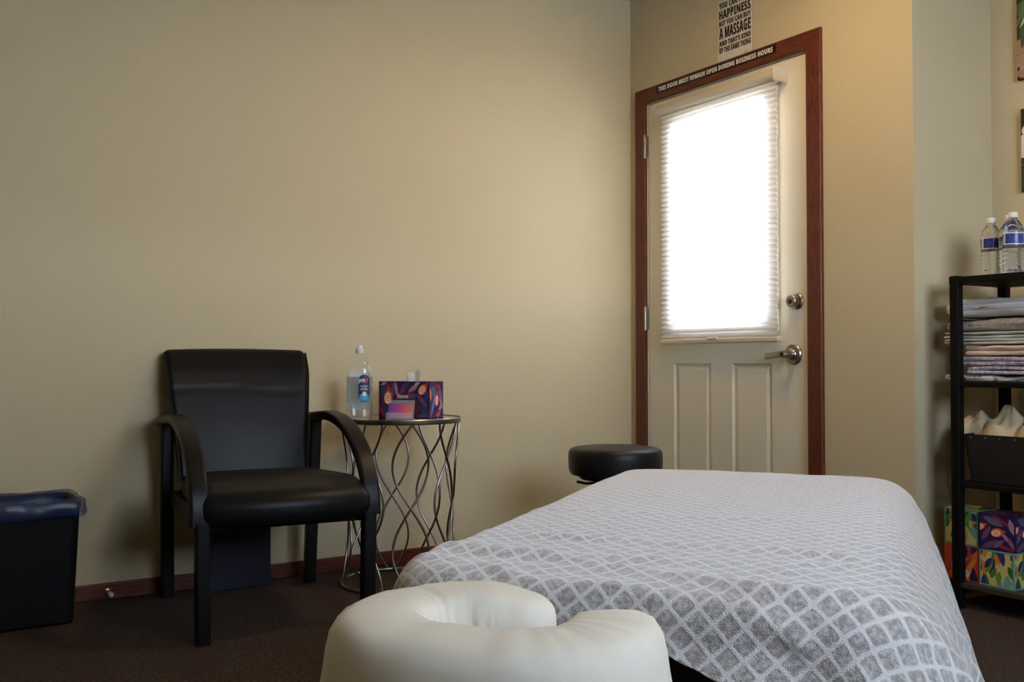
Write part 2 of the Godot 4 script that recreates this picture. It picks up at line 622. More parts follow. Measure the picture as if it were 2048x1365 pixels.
func room() -> void:
	var m := MB.new()
	m.cube(Vector3(-0.12, -0.1, CZ - 0.12), Vector3(RX + 0.12, 0, BZ + 0.12))
	struct("floor", m, carpet_m)
	m = MB.new()
	m.cube(Vector3(-0.12, TOP, CZ - 0.12), Vector3(RX + 0.12, TOP + 0.12, BZ + 0.12))
	struct("ceiling", m, ceil_m)
	m = MB.new()
	m.cube(Vector3(-0.12, 0, -0.12), Vector3(0, TOP, BZ + 0.12))
	struct("wall_left", m, wall_m)
	m = MB.new()
	m.cube(Vector3(0, 0, -0.12), Vector3(0.105, TOP, 0))
	m.cube(Vector3(1.077, 0, -0.12), Vector3(CX, TOP, 0))
	m.cube(Vector3(0.105, 2.037, -0.12), Vector3(1.077, TOP, 0))
	struct("wall_door", m, wall_m)
	m = MB.new()
	m.cube(Vector3(CX - 0.12, 0, CZ - 0.12), Vector3(CX, TOP, -0.12))
	struct("wall_alcove", m, wall_m)
	m = MB.new()
	m.cube(Vector3(CX, 0, CZ - 0.12), Vector3(RX, TOP, CZ))
	struct("wall_far", m, wall_m)
	m = MB.new()
	m.cube(Vector3(0, 0, BZ), Vector3(RX, TOP, BZ + 0.12))
	struct("wall_back", m, wall_m)
	# right wall with a window that lets the daylight in
	var z0 := 0.6
	var z1 := 2.2
	var y0 := 1.1
	var y1 := 2.3
	m = MB.new()
	m.cube(Vector3(RX, 0, CZ - 0.12), Vector3(RX + 0.12, TOP, z0))
	m.cube(Vector3(RX, 0, z1), Vector3(RX + 0.12, TOP, BZ + 0.12))
	m.cube(Vector3(RX, 0, z0), Vector3(RX + 0.12, y0, z1))
	m.cube(Vector3(RX, y1, z0), Vector3(RX + 0.12, TOP, z1))
	struct("wall_right", m, wall_m)
	m = MB.new()
	m.cube(Vector3(RX + 0.06, y0, z0), Vector3(RX + 0.065, y1, z1))
	var w := struct("window_1", m, glass_m)
	m = MB.new()
	for b in [[y0, y0 + 0.05, z0, z1], [y1 - 0.05, y1, z0, z1], [y0, y1, z0, z0 + 0.05], [y0, y1, z1 - 0.05, z1], [y0, y1, (z0 + z1) * 0.5 - 0.025, (z0 + z1) * 0.5 + 0.025]]:
		m.cube(Vector3(RX + 0.03, b[0], b[2]), Vector3(RX + 0.1, b[1], b[3]))
	obj("window_frame", m, white_m, w)
	m = MB.new()
	soft_box(m, Vector3(RX - 0.02, y0 - 0.012, (z0 + z1) * 0.5), Vector3(0.12, 0.024, z1 - z0 + 0.1), 0.006)
	obj("window_sill", m, white_m, w)
	# ground outside
	m = MB.new()
	m.cube(Vector3(-30, -0.4, -30), Vector3(30, -0.12, 30))
	struct("ground_outside", m, M(Color(0.68, 0.71, 0.75), 0.9))
	# baseboards
	var bh := 0.057
	for b in [["baseboard_left", Vector3(0.0065, bh * 0.5, BZ * 0.5), Vector3(0.013, bh, BZ), wood_z], ["baseboard_door", Vector3(1.333, bh * 0.5, 0.0065), Vector3(0.38, bh, 0.013), wood_x], ["baseboard_alcove", Vector3(CX + 0.0065, bh * 0.5, CZ * 0.5), Vector3(0.013, bh, -CZ), wood_z], ["baseboard_far", Vector3((CX + RX) * 0.5, bh * 0.5, CZ + 0.0065), Vector3(RX - CX - 0.026, bh, 0.013), wood_x], ["baseboard_right", Vector3(RX - 0.0065, bh * 0.5, (CZ + BZ) * 0.5), Vector3(0.013, bh, BZ - CZ), wood_z], ["baseboard_back", Vector3(RX * 0.5, bh * 0.5, BZ - 0.0065), Vector3(RX - 0.026, bh, 0.013), wood_x]]:
		m = MB.new()
		soft_box(m, b[1], b[2], 0.004, 2)
		struct(b[0], m, b[3])

func door() -> void:
	# mitred wooden casing
	var x0 := 0.05
	var x1 := 1.138
	var yt := 2.093
	var w := 0.07
	var tr := Node3D.new()
	tr.name = "trim_1"
	add_child(tr)
	tr.set_meta("kind", "structure")
	for e in [["side_casing", [Vector2(x0, 0), Vector2(x0 + w, 0), Vector2(x0 + w, yt - w), Vector2(x0, yt)], wood_v], ["side_casing", [Vector2(x1 - w, 0), Vector2(x1, 0), Vector2(x1, yt), Vector2(x1 - w, yt - w)], wood_v], ["head_casing", [Vector2(x0, yt), Vector2(x0 + w, yt - w), Vector2(x1 - w, yt - w), Vector2(x1, yt)], wood_x]]:
		var p: Array = e[1]
		var m := MB.new()
		var c := Vector2.ZERO
		for q in p:
			c += q * 0.25
		var ins := []
		for q in p:
			ins.append(q + (c - q).sign() * 0.003)
		m.face(ins.map(func(q): return Vector3(q.x, q.y, 0.016)), Vector3.BACK)
		for k in 4:
			var a: Vector2 = p[k]
			var b: Vector2 = p[(k + 1) % 4]
			var nn := Vector3((b - a).y, -(b - a).x, 0).normalized()
			if nn.dot(Vector3(c.x - a.x, c.y - a.y, 0)) > 0:
				nn = -nn
			m.face([Vector3(a.x, a.y, 0), Vector3(b.x, b.y, 0), Vector3(b.x, b.y, 0.013), Vector3(a.x, a.y, 0.013)], nn)
			m.face([Vector3(a.x, a.y, 0.013), Vector3(b.x, b.y, 0.013), Vector3(ins[(k + 1) % 4].x, ins[(k + 1) % 4].y, 0.016), Vector3(ins[k].x, ins[k].y, 0.016)], (nn + Vector3.BACK).normalized())
		obj(e[0], m, e[2], tr)
	var j := MB.new()
	j.cube(Vector3(0.105, 0, -0.12), Vector3(0.121, 2.037, 0.0))
	j.cube(Vector3(1.061, 0, -0.12), Vector3(1.077, 2.037, 0.0))
	j.cube(Vector3(0.121, 2.021, -0.12), Vector3(1.061, 2.037, 0.0))
	j.cube(Vector3(0.121, 0, -0.07), Vector3(0.133, 2.021, -0.052))
	j.cube(Vector3(1.049, 0, -0.07), Vector3(1.061, 2.021, -0.052))
	j.cube(Vector3(0.133, 2.009, -0.07), Vector3(1.049, 2.021, -0.052))
	obj("jamb", j, door_m, tr)
	var th := MB.new()
	soft_box(th, Vector3(0.591, 0.006, -0.05), Vector3(0.938, 0.012, 0.1), 0.004, 2)
	obj("threshold", th, steel_m, tr)
	# the door leaf
	var d := Node3D.new()
	d.name = "door_1"
	add_child(d)
	d.set_meta("kind", "structure")
	var zf := -0.003
	var zb := -0.047
	var lx := [0.325, 0.890]
	var ly := [0.965, 1.900]
	var s := MB.new()
	var L := 0.127
	var R := 1.056
	for b in [[L, 0.014, 0.296, 2.016], [0.891, 0.014, R, 2.016], [0.296, 1.900, 0.891, 2.016], [0.296, 0.965, 0.325, 1.900], [0.296, 0.813, 0.891, 0.965], [0.296, 0.014, 0.891, 0.2], [0.531, 0.2, 0.655, 0.813], [0.875, 0.2, 0.891, 0.813]]:
		s.cube(Vector3(b[0], b[1], zb), Vector3(b[2], b[3], zf))
	s.cube(Vector3(0.296, 0.2, zb), Vector3(0.875, 0.813, zb + 0.02))
	obj("door_slab", s, door_m, d)
	for px in [[0.296, 0.531], [0.655, 0.875]]:
		var p := MB.new()
		var off := [0.0, 0.006, 0.012, 0.016, 0.030, 0.033]
		var dep := [0.0, -0.006, -0.0085, -0.0085, -0.0015, -0.001]
		var prev := []
		for k in off.size():
			var o: float = off[k]
			var ring := [Vector3(px[0] + o, 0.2 + o, zf + dep[k]), Vector3(px[1] - o, 0.2 + o, zf + dep[k]), Vector3(px[1] - o, 0.813 - o, zf + dep[k]), Vector3(px[0] + o, 0.813 - o, zf + dep[k])]
			if k:
				for i in 4:
					var e := (i + 1) % 4
					var nn: Vector3 = (prev[e] - prev[i]).cross(ring[i] - prev[i]).normalized()
					if nn.z < 0:
						nn = -nn
					p.face([prev[i], prev[e], ring[e], ring[i]], nn)
			prev = ring
		p.face(prev, Vector3.BACK)
		obj("panel", p, door_m, d)
	# glazed light with its frame
	var g := MB.new()
	g.cube(Vector3(lx[0], ly[0], -0.028), Vector3(lx[1], ly[1], -0.022))
	obj("glass_pane", g, glass_m, d)
	var fr := MB.new()
	for b in [[0.297, 0.942, 0.342, 1.923], [0.873, 0.942, 0.918, 1.923], [0.342, 0.942, 0.873, 0.985], [0.342, 1.880, 0.873, 1.923]]:
		soft_box(fr, Vector3((b[0] + b[2]) * 0.5, (b[1] + b[3]) * 0.5, 0.003), Vector3(b[2] - b[0], b[3] - b[1], 0.012), 0.004, 2)
	obj("glazing_frame", fr, door_m, d)
	# hinges
	for y in [1.822, 1.02, 0.23]:
		var h := MB.new()
		lathe(h, [Vector2(0, -0.054), Vector2(0.0065, -0.054), Vector2(0.0065, -0.018), Vector2(0.0058, -0.017), Vector2(0.0065, -0.016), Vector2(0.0065, 0.016), Vector2(0.0058, 0.017), Vector2(0.0065, 0.018), Vector2(0.0065, 0.052), Vector2(0.004, 0.057), Vector2(0, 0.057)], 16, Transform3D(Basis(), Vector3(0.1215, y, 0.0165)))
		h.cube(Vector3(0.1215, y - 0.05, -0.004), Vector3(0.1235, y + 0.05, 0.012))
		obj("hinge", h, steel_m, d)
	# deadbolt
	var toz := Basis(Vector3.RIGHT, PI / 2)
	var db := MB.new()
	lathe(db, [Vector2(0, 0), Vector2(0.033, 0), Vector2(0.033, 0.004), Vector2(0.030, 0.008), Vector2(0.025, 0.010), Vector2(0.0235, 0.034), Vector2(0.021, 0.037), Vector2(0, 0.037)], 36, Transform3D(toz, Vector3(1.003, 1.056, zf)))
	var dbo := obj("deadbolt", db, steel_m, d)
	var kh := MB.new()
	lathe(kh, [Vector2(0, 0.037), Vector2(0.009, 0.037), Vector2(0.009, 0.039), Vector2(0, 0.039)], 20, Transform3D(toz, Vector3(1.003, 1.053, zf)))
	kh.cube(Vector3(1.002, 1.048, zf + 0.039), Vector3(1.004, 1.058, zf + 0.040))
	obj("keyhole", kh, M(Color(0.3, 0.29, 0.27), 0.3, 1.0), dbo)
	# lever handle
	var hd := MB.new()
	var hc := Vector3(0.988, 0.849, zf)
	lathe(hd, [Vector2(0, 0), Vector2(0.041, 0), Vector2(0.041, 0.006), Vector2(0.037, 0.011), Vector2(0.022, 0.014), Vector2(0.020, 0.018), Vector2(0.016, 0.021), Vector2(0.0145, 0.066), Vector2(0.012, 0.070), Vector2(0, 0.070)], 36, Transform3D(toz, hc))
	var ho := obj("door_handle", hd, steel_m, d)
	var lv := MB.new()
	sweep(lv, spline([hc + Vector3(0.004, 0, 0.056), hc + Vector3(-0.03, 0.0, 0.057), hc + Vector3(-0.06, -0.004, 0.055), hc + Vector3(-0.1, -0.007, 0.05)], 16), rect_prof(0.024, 0.012, 0.005), Vector3.UP, false)
	obj("lever", lv, steel_m, ho)
	var kb := MB.new()
	lathe(kb, [Vector2(0, 0.07), Vector2(0.008, 0.07), Vector2(0.007, 0.073), Vector2(0, 0.073)], 16, Transform3D(toz, hc))
	obj("lock_button", kb, M(Color(0.25, 0.24, 0.22), 0.25, 1.0), ho)

func shade() -> void:
	var t := thing("window_shade", "cream pleated cellular shade glowing with daylight on the door glass", "shade", Vector3(0, 0, 0))
	var xl := 0.262
	var xr := 0.957
	var cream := M(Color(0.80, 0.76, 0.68), 0.5)
	# headrail, rounded front
	var m := MB.new()
	var pr := []
	for p in [[0.004, 1.932], [0.03, 1.926], [0.05, 1.928], [0.064, 1.936], [0.070, 1.950], [0.068, 1.964], [0.058, 1.974], [0.03, 1.977], [0.004, 1.977]]:
		pr.append(Vector2(p[0] - 0.036, p[1] - 1.952))
	sweep(m, [Vector3(xl, 1.952, 0.036), Vector3(xr - 0.006, 1.952, 0.036)], pr, Vector3.BACK)
	obj("headrail", m, cream, t)
	m = MB.new()
	soft_box(m, Vector3(xr, 1.952, 0.036), Vector3(0.012, 0.058, 0.072), 0.005, 2)
	obj("end_cap", m, cream, t)
	# pleated fabric
	var fab := M(Color(0.93, 0.90, 0.86), 0.9)
	fab.backlight_enabled = true
	fab.backlight = Color(0.9, 0.9, 0.9)
	m = MB.new()
	var top := 1.932
	var bot := 0.918
	var n := 46
	var x0 := xl + 0.012
	var x1 := xr - 0.008
	var rows := n * 8
	for i in rows + 1:
		var f := float(i) / rows
		var y := lerpf(top, bot, f)
		var c := fposmod(f * n, 1.0)
		var bulge := pow(sin(PI * c), 0.6)
		var z := 0.034 + 0.017 * bulge
		for k in 2:
			m.vert(Vector3(x0 if k == 0 else x1, y, z), Vector3.BACK, Vector2(k, f))
	for i in rows:
		m.raw(i * 2, i * 2 + 1, i * 2 + 3, i * 2 + 2)
	m.smooth()
	obj("pleated_fabric", m, fab, t)
	m = MB.new()
	soft_box(m, Vector3((xl + xr) * 0.5 + 0.004, 0.908, 0.044), Vector3(xr - xl, 0.022, 0.03), 0.007, 3)
	var br := obj("bottom_rail", m, cream, t)
	m = MB.new()
	soft_box(m, Vector3(0.605, 0.919, 0.062), Vector3(0.055, 0.012, 0.008), 0.004, 2)
	obj("pull_tab", m, M(Color(0.8, 0.8, 0.8), 0.25), br)

func signs() -> void:
	var black := M(Color(0.07, 0.065, 0.065), 0.5)
	var t := thing("door_sticker", "long black strip with white capitals stuck to the door casing", "sign", Vector3(0.203, 2.0505, 0.0162))
	var m := MB.new()
	soft_box(m, Vector3(0.36, 0.0175, 0.0005), Vector3(0.72, 0.035, 0.001), 0.0004, 1)
	obj("strip", m, black, t)
	lettering("lettering", "THIS DOOR MUST REMAIN OPEN DURING BUSINESS HOURS", M(Color(0.9, 0.88, 0.84), 0.6), t, Vector3(0.017, 0.007, 0.0011), 0.686, 0.021)
	# tin sign standing on the casing
	t = thing("tin_sign", "white tin sign with bold black capitals above the door", "sign", Vector3(0.587, 2.0945, 0.0))
	m = MB.new()
	var ring := []
	for p in rect_prof(0.198, 0.30, 0.014, 5):
		ring.append(Vector3(p.x + 0.099, p.y + 0.15, 0))
	var tin := M(Color(1, 1, 1), 0.55)
	colored(tin, ntex(noise(0.012, 5), [[0.0, Color(0.62, 0.58, 0.53)], [0.25, Color(0.80, 0.78, 0.74)], [0.6, Color(0.84, 0.82, 0.79)], [1.0, Color(0.78, 0.76, 0.72)]]))
	tri_uv(tin, Vector3(4, 4, 4))
	var rs := []
	for z in [0.001, 0.0035]:
		rs.append(ring.map(func(q): return q + Vector3(0, 0, z)))
	loft(m, rs, true, true)
	obj("plate", m, tin, t)
	for e in [["OF THE SAME THING", 0.037, 0.024], ["AND THAT'S KIND", 0.067, 0.022], ["A MASSAGE", 0.098, 0.049], ["BUT YOU CAN BUY", 0.153, 0.022], ["HAPPINESS", 0.182, 0.038], ["YOU CAN'T BUY", 0.228, 0.025]]:
		lettering("lettering", e[0], black, t, Vector3(0.009, e[1], 0.0036), 0.18, e[2])

# ---- massage table: local x across (away from the chair), z towards the head end
const BED := Vector3(1.555, 0, 0.835)
const BED_TURN := 0.6435

func massage_table() -> void:
	var t := thing("massage_table", "padded charcoal massage table hidden under the patterned blanket", "massage table", BED, BED_TURN)
	var pad := M(Color(0.17, 0.17, 0.175), 0.6)
	var m := MB.new()
	var rings := []
	for e in [[0.408, 0.04], [0.410, 0.02], [0.420, 0.006], [0.445, 0.0], [0.468, 0.008], [0.480, 0.022], [0.485, 0.04]]:
		rings.append(rrect_ring(0.02, 0.81, 0.72 - e[1] * 2.0, 1.58 - e[1] * 2.0, 0.11 - e[1], e[0], 8))
	loft(m, rings, true, true)
	obj("padded_top", m, pad, t)
	var maple := M(Color(0.11, 0.10, 0.10), 0.5)
	m = MB.new()
	for s in [-1, 1]:
		soft_box(m, Vector3(0.02 + s * 0.325, 0.363, 0.81), Vector3(0.025, 0.09, 1.42), 0.004, 2)
		soft_box(m, Vector3(0.02, 0.363, 0.81 + s * 0.70), Vector3(0.62, 0.09, 0.025), 0.004, 2)
	obj("frame", m, maple, t)
	for sx in [-1, 1]:
		for sz in [-1, 1]:
			m = MB.new()
			sweep(m, [Vector3(0.02 + sx * 0.30, 0.40, 0.81 + sz * 0.66), Vector3(0.02 + sx * 0.31, 0.0, 0.81 + sz * 0.65)], rect_prof(0.045, 0.045, 0.006), Vector3.RIGHT)
			obj("leg", m, maple, t)
	for sz in [-1, 1]:
		m = MB.new()
		soft_box(m, Vector3(0.02, 0.15, 0.81 + sz * 0.655), Vector3(0.58, 0.04, 0.02), 0.004, 2)
		obj("stretcher", m, maple, t)

func blanket() -> void:
	var t := thing("blanket", "plush grey and white lattice blanket draped over the massage table", "blanket", BED, BED_TURN)
	var re := 0.062
	var cr := 0.075
	var W0 := -0.385 + re
	var W1 := 0.43 - re
	var L0 := re
	var L1 := 1.625 - re
	var nz := noise(2.2, 3, FastNoiseLite.TYPE_SIMPLEX_SMOOTH, 21)
	var nf := noise(9.0, 2, FastNoiseLite.TYPE_SIMPLEX_SMOOTH, 22)
	var lo := Vector2(W0 + cr, L0 + cr)
	var hi := Vector2(W1 - cr, L1 - cr)
	var surf := func(a: float, b: float) -> Vector3:
		var p := Vector2(a, b)
		var q := p.clamp(lo, hi)
		var dv := p - q
		var dist := dv.length()
		# wrinkles on the lying part
		var head := smoothstep(0.85, 1.5, b)
		var w := 0.004 * nz.get_noise_2d(a * 1.0, b * 0.8) + 0.0045 * head * nf.get_noise_2d(a * 0.5, b)
		for e in [[1.27, 0.10, 0.018, 0.010, 0.04, 3.0], [1.40, -0.16, 0.022, 0.007, 0.03, 5.0], [1.50, 0.16, 0.02, 0.014, 0.05, 2.0], [1.59, 0.22, 0.018, 0.010, 0.05, 11.0], [0.93, -0.05, 0.02, 0.004, 0.03, 7.0]]:
			var c: float = e[0] + e[1] * a + e[4] * nz.get_noise_2d(a * 1.2 + e[5], e[5])
			var x: float = (b - c) / e[2]
			w += e[3] * exp(-x * x) * (0.6 + 0.6 * nz.get_noise_2d(a * 2.0 + e[5] * 3.0, 4.0))
		if dist <= cr:
			return Vector3(a, 0.5 + w, b)
		var s := dist - cr
		var dir := dv / dist
		var base := q + dir * cr
		var flare := 0.06
		flare = lerpf(flare, 0.27, maxf(dir.x, 0.0))
		flare = lerpf(flare, 0.50, maxf(dir.y, 0.0))
		var out := 0.0
		var drop := 0.0
		var arc := PI * 0.5 * re
		if s < arc:
			out = re * sin(s / re)
			drop = re * (1.0 - cos(s / re))
		else:
			var e := s - arc
			out = re + flare * e
			drop = re + sqrt(1.0 - flare * flare) * e
		var along := b if absf(dir.x) > absf(dir.y) else a
		var fold := smoothstep(0.03, 0.3, s)
		out += fold * (0.018 * sin(along * 17.0 + 1.5 * nz.get_noise_2d(a * 2.0, b * 2.0)) + 0.012 * nz.get_noise_2d(along * 2.5, 8.0))
		out += 0.03 * smoothstep(0.02, 0.14, s) * maxf(dir.x, 0.0)
		var h := 0.5 - drop + w * (1.0 - smoothstep(0.0, 0.1, s))
		var o := base + dir * (out + w * smoothstep(0.0, 0.1, s))
		return Vector3(o.x, maxf(h, 0.02), o.y)
	var na := 180
	var nb := 300
	var m := MB.new()
	var a0 := W0 - 0.42
	var a1 := W1 + 0.44
	var b0 := L0 - 0.40
	for j in nb + 1:
		for i in na + 1:
			var a := lerpf(a0, a1, float(i) / na)
			var hem := L1 + 0.105 + 0.06 * smoothstep(0.02, 0.25, a) + 0.17 * smoothstep(0.22, 0.5, a) + 0.05 * smoothstep(-0.2, -0.5, a) + 0.008 * nf.get_noise_1d(a)
			var b := lerpf(b0, hem, float(j) / nb)
			m.vert(surf.call(a, b), Vector3.UP, Vector2(a, b) / 0.255)
	for j in nb:
		for i in na:
			var k := j * (na + 1) + i
			m.raw(k, k + 1, k + na + 2, k + na + 1)
	m.smooth()
	# underside and hem
	var cnt := m.v.size()
	for k in cnt:
		m.vert(m.v[k] - m.n[k] * 0.009, -m.n[k], m.t[k])
	for j in nb:
		for i in na:
			var k := cnt + j * (na + 1) + i
			m.raw(k, k + na + 1, k + na + 2, k + 1)
	var rim := []
	for i in na + 1:
		rim.append(i)
	for j in range(1, nb + 1):
		rim.append(j * (na + 1) + na)
	for i in range(na - 1, -1, -1):
		rim.append(nb * (na + 1) + i)
	for j in range(nb - 1, 0, -1):
		rim.append(j * (na + 1))
	for i in rim.size():
		var a: int = rim[i]
		var b: int = rim[(i + 1) % rim.size()]
		m.raw(b, a, cnt + a, cnt + b)
	var lp := lattice_print()
	var bm := M(Color(1, 1, 1), 0.95)
	colored(bm, lp[0])
	relief(bm, lp[1], 0.25)
	bm.rim_enabled = true
	bm.rim = 2.0
	bm.rim_tint = 0.3
	if m.n[cnt / 2].y < 0:
		print("blanket faces down")
	obj("cloth", m, bm, t)

func face_cradle() -> void:
	var t := thing("face_cradle", "horseshoe face cushion in a cream fitted cover at the table head", "cushion", BED, BED_TURN)
	var cover := M(Color(0.94, 0.905, 0.83), 0.8)
	cover.rim_enabled = true
	cover.rim = 0.3
	var c := Vector3(-0.022, 0, 1.99)
	var top := 0.556
	var m := MB.new()
	var n := 150
	var rings := []
	var nz := noise(3.0, 3, FastNoiseLite.TYPE_SIMPLEX_SMOOTH, 31)
	# profile: x outward from the centre line, y down from the top
	var pf := [Vector2(-0.040, 0.095), Vector2(-0.050, 0.085), Vector2(-0.055, 0.066), Vector2(-0.057, 0.046), Vector2(-0.054, 0.026), Vector2(-0.048, 0.010), Vector2(-0.036, 0.002), Vector2(-0.014, 0.0), Vector2(0.008, 0.0), Vector2(0.030, 0.002), Vector2(0.045, 0.009), Vector2(0.053, 0.022), Vector2(0.057, 0.040), Vector2(0.059, 0.058), Vector2(0.060, 0.075), Vector2(0.061, 0.092), Vector2(0.060, 0.105), Vector2(0.045, 0.112), Vector2(0.0, 0.112)]
	for i in n + 1:
		var f := float(i) / n
		var phi := deg_to_rad(lerpf(-10.0, 314.0, f))
		# phi 0 is the opening, towards the table
		var p := c + Vector3(-signf(sin(phi)) * pow(absf(sin(phi)), 0.8) * 0.125, 0, -cos(phi) * 0.102)
		var nn := Vector3(-sin(phi) * 0.102, 0, -cos(phi) * 0.125).normalized()
		var edge := minf(f, 1.0 - f) * 0.58 / 0.05
		var sc := 1.0
		if edge < 1.0:
			sc = sqrt(maxf(0.0, 1.0 - (1.0 - edge) * (1.0 - edge)))
		var ring := []
		for q in pf:
			var low := smoothstep(0.045, 0.1, q.y)
			var rip := 0.0
			if q.x > 0:
				rip = low * (0.004 * sin(phi * 46.0 + 3.0 * nz.get_noise_1d(phi * 2.0)) + 0.004 * nz.get_noise_2d(phi * 3.0, q.y * 20.0))
			else:
				rip = -0.005 * smoothstep(0.015, 0.05, q.y) * (nz.get_noise_2d(phi * 4.0, q.y * 12.0) + 0.4 * sin(phi * 24.0))
			var sag := 0.0025 * nz.get_noise_2d(phi * 0.8, 3.0)
			var yy: float = (q.y - 0.056) * (0.35 + 0.65 * sc) + 0.056
			ring.append(p + nn * (q.x * (0.06 + 0.94 * sc) + rip * sc) + Vector3(0, top - yy + sag, 0))
		rings.append(ring)
	loft(m, rings, true, true)
	obj("cushion", m, cover, t)
	var al := M(Color(0.5, 0.5, 0.5), 0.4, 1.0)
	m = MB.new()
	var path := []
	for i in 41:
		var phi := deg_to_rad(lerpf(-6.0, 310.0, i / 40.0))
		path.append(c + Vector3(-sin(phi) * 0.125, top - 0.122, -cos(phi) * 0.1))
	sweep(m, path, rect_prof(0.07, 0.015, 0.004), Vector3.ZERO)
	for s in [-1, 1]:
		sweep(m, [Vector3(c.x + s * 0.09, 0.40, 1.86), Vector3(c.x + s * 0.09, 0.37, 1.76), Vector3(c.x + s * 0.09, 0.36, 1.58)], round_prof(0.009), Vector3.ZERO)
	obj("support_frame", m, al, t)

func chair() -> void:
	# local x forward (out from the wall), z to the left as the room sees it
	var t := thing("guest_chair", "black leather guest chair with bent wooden arms beside the wire table", "chair", Vector3(0.123, 0, 1.9), -0.0873)
	var lea := M(Color(0.085, 0.084, 0.085), 0.40)
	lea.metallic_specular = 0.3
	tri_uv(relief(lea, ntex(noise(0.010, 3)), 0.10), Vector3(1.6, 1.6, 1.6), false)
	var fr := M(Color(0.075, 0.072, 0.07), 0.42)
	fr.metallic_specular = 0.35
	# backrest: box points x thickness, y height, z width
	var bend := func(p: Vector3) -> Vector3:
		var f: float = (p.y + 0.225) / 0.45
		var wd := lerpf(0.93, 1.06, smoothstep(0.0, 1.0, f))
		var q := Vector3(p.x, p.y, p.z * wd)
		q.x += 0.075 - 0.13 * f - 0.03 * smoothstep(0.8, 1.0, f)
		q.x += 0.028 * pow(p.z / 0.25, 2.0) - 0.012
		q.x += 0.014 * sin(PI * clampf(f, 0.0, 1.0)) * (1.0 - pow(p.z / 0.25, 2.0)) * signf(p.x) * 0.8
		q.y += 0.006 * (1.0 - pow(p.z / 0.25, 2.0)) * f
		var seam := 0.715 + 0.012 * sin(p.z * 9.0) - 0.02 * p.z * 2.0
		var g := (f * 0.45 - (seam - 0.41)) / 0.0045
		if p.x > 0:
			q.x -= 0.004 * exp(-g * g)
		return q
	var m := MB.new()
	soft_box(m, Vector3(0, 0.637, 0.012), Vector3(0.055, 0.45, 0.48), 0.022, 4, 0.012, bend)
	var bk := obj("backrest", m, lea, t)
	m = MB.new()
	var path := []
	for s in [-1.0, 1.0]:
		for i in 21:
			var f := float(i) / 20.0 if s < 0 else 1.0 - float(i) / 20.0
			path.append(Vector3(0, 0.637, 0.012) + bend.call(Vector3(0.022, lerpf(-0.22, 0.215, f), s * 0.236)) + Vector3(0.0015, 0, s * 0.0015))
	sweep(m, path.slice(0, 21), round_prof(0.0032, 6))
	obj("piping", m, lea, bk)
	m = MB.new()
	sweep(m, path.slice(21, 42), round_prof(0.0032, 6))
	obj("piping", m, lea, bk)
	# seat: x depth, z width
	var sbend := func(p: Vector3) -> Vector3:
		var f: float = clampf((p.x + 0.29) / 0.58, 0.0, 1.0)
		var zz := p.z / 0.26
		var q := p
		q.z *= lerpf(0.86, 1.03, f)
		q.x += 0.05 * (1.0 - zz * zz) * smoothstep(0.5, 1.0, f)
		q.y += -0.022 * (1.0 - f)
		if p.y > 0:
			q.y += 0.014 * (1.0 - zz * zz) * sin(PI * f)
		q.y -= 0.03 * smoothstep(0.78, 1.0, f)
		return q
	m = MB.new()
	soft_box(m, Vector3(0.365, 0.412, 0), Vector3(0.58, 0.10, 0.52), 0.045, 6, 0.03, sbend)
	obj("seat", m, lea, t)
	for s in [-1.0, 1.0]:
		var z: float = s * 0.262
		m = MB.new()
		sweep(m, spline([Vector3(-0.055, 0.612, z), Vector3(0.06, 0.622, z), Vector3(0.2, 0.630, z), Vector3(0.33, 0.618, z), Vector3(0.45, 0.583, z), Vector3(0.545, 0.525, z), Vector3(0.605, 0.455, z), Vector3(0.628, 0.395, z), Vector3(0.633, 0.34, z)], 40), rect_prof(0.056, 0.032, 0.01), Vector3.BACK)
		obj("arm", m, fr, t)
		m = MB.new()
		sweep(m, [Vector3(0.633, 0.35, z * 0.97), Vector3(0.633, 0.0, z * 0.95)], rect_prof(0.042, 0.042, 0.008), Vector3.BACK)
		obj("leg", m, fr, t)
		m = MB.new()
		sweep(m, [Vector3(0.012, 0.605, z), Vector3(-0.002, 0.4, z * 0.99), Vector3(-0.02, 0.0, z * 0.96)], rect_prof(0.042, 0.042, 0.008), Vector3.BACK)
		obj("leg", m, fr, t)
		m = MB.new()
		soft_box(m, Vector3(0.31, 0.345, z * 0.9), Vector3(0.62, 0.05, 0.022), 0.004, 2)
		obj("side_rail", m, fr, t)
	m = MB.new()
	soft_box(m, Vector3(0.59, 0.338, 0), Vector3(0.022, 0.04, 0.47), 0.004, 2)
	obj("cross_rail", m, fr, t)
	m = MB.new()
	soft_box(m, Vector3(0.0, 0.345, 0), Vector3(0.022, 0.05, 0.49), 0.004, 2)
	obj("cross_rail", m, fr, t)

const TAB := Vector3(0.3125, 0, 1.363)
const TAB_H := 0.612

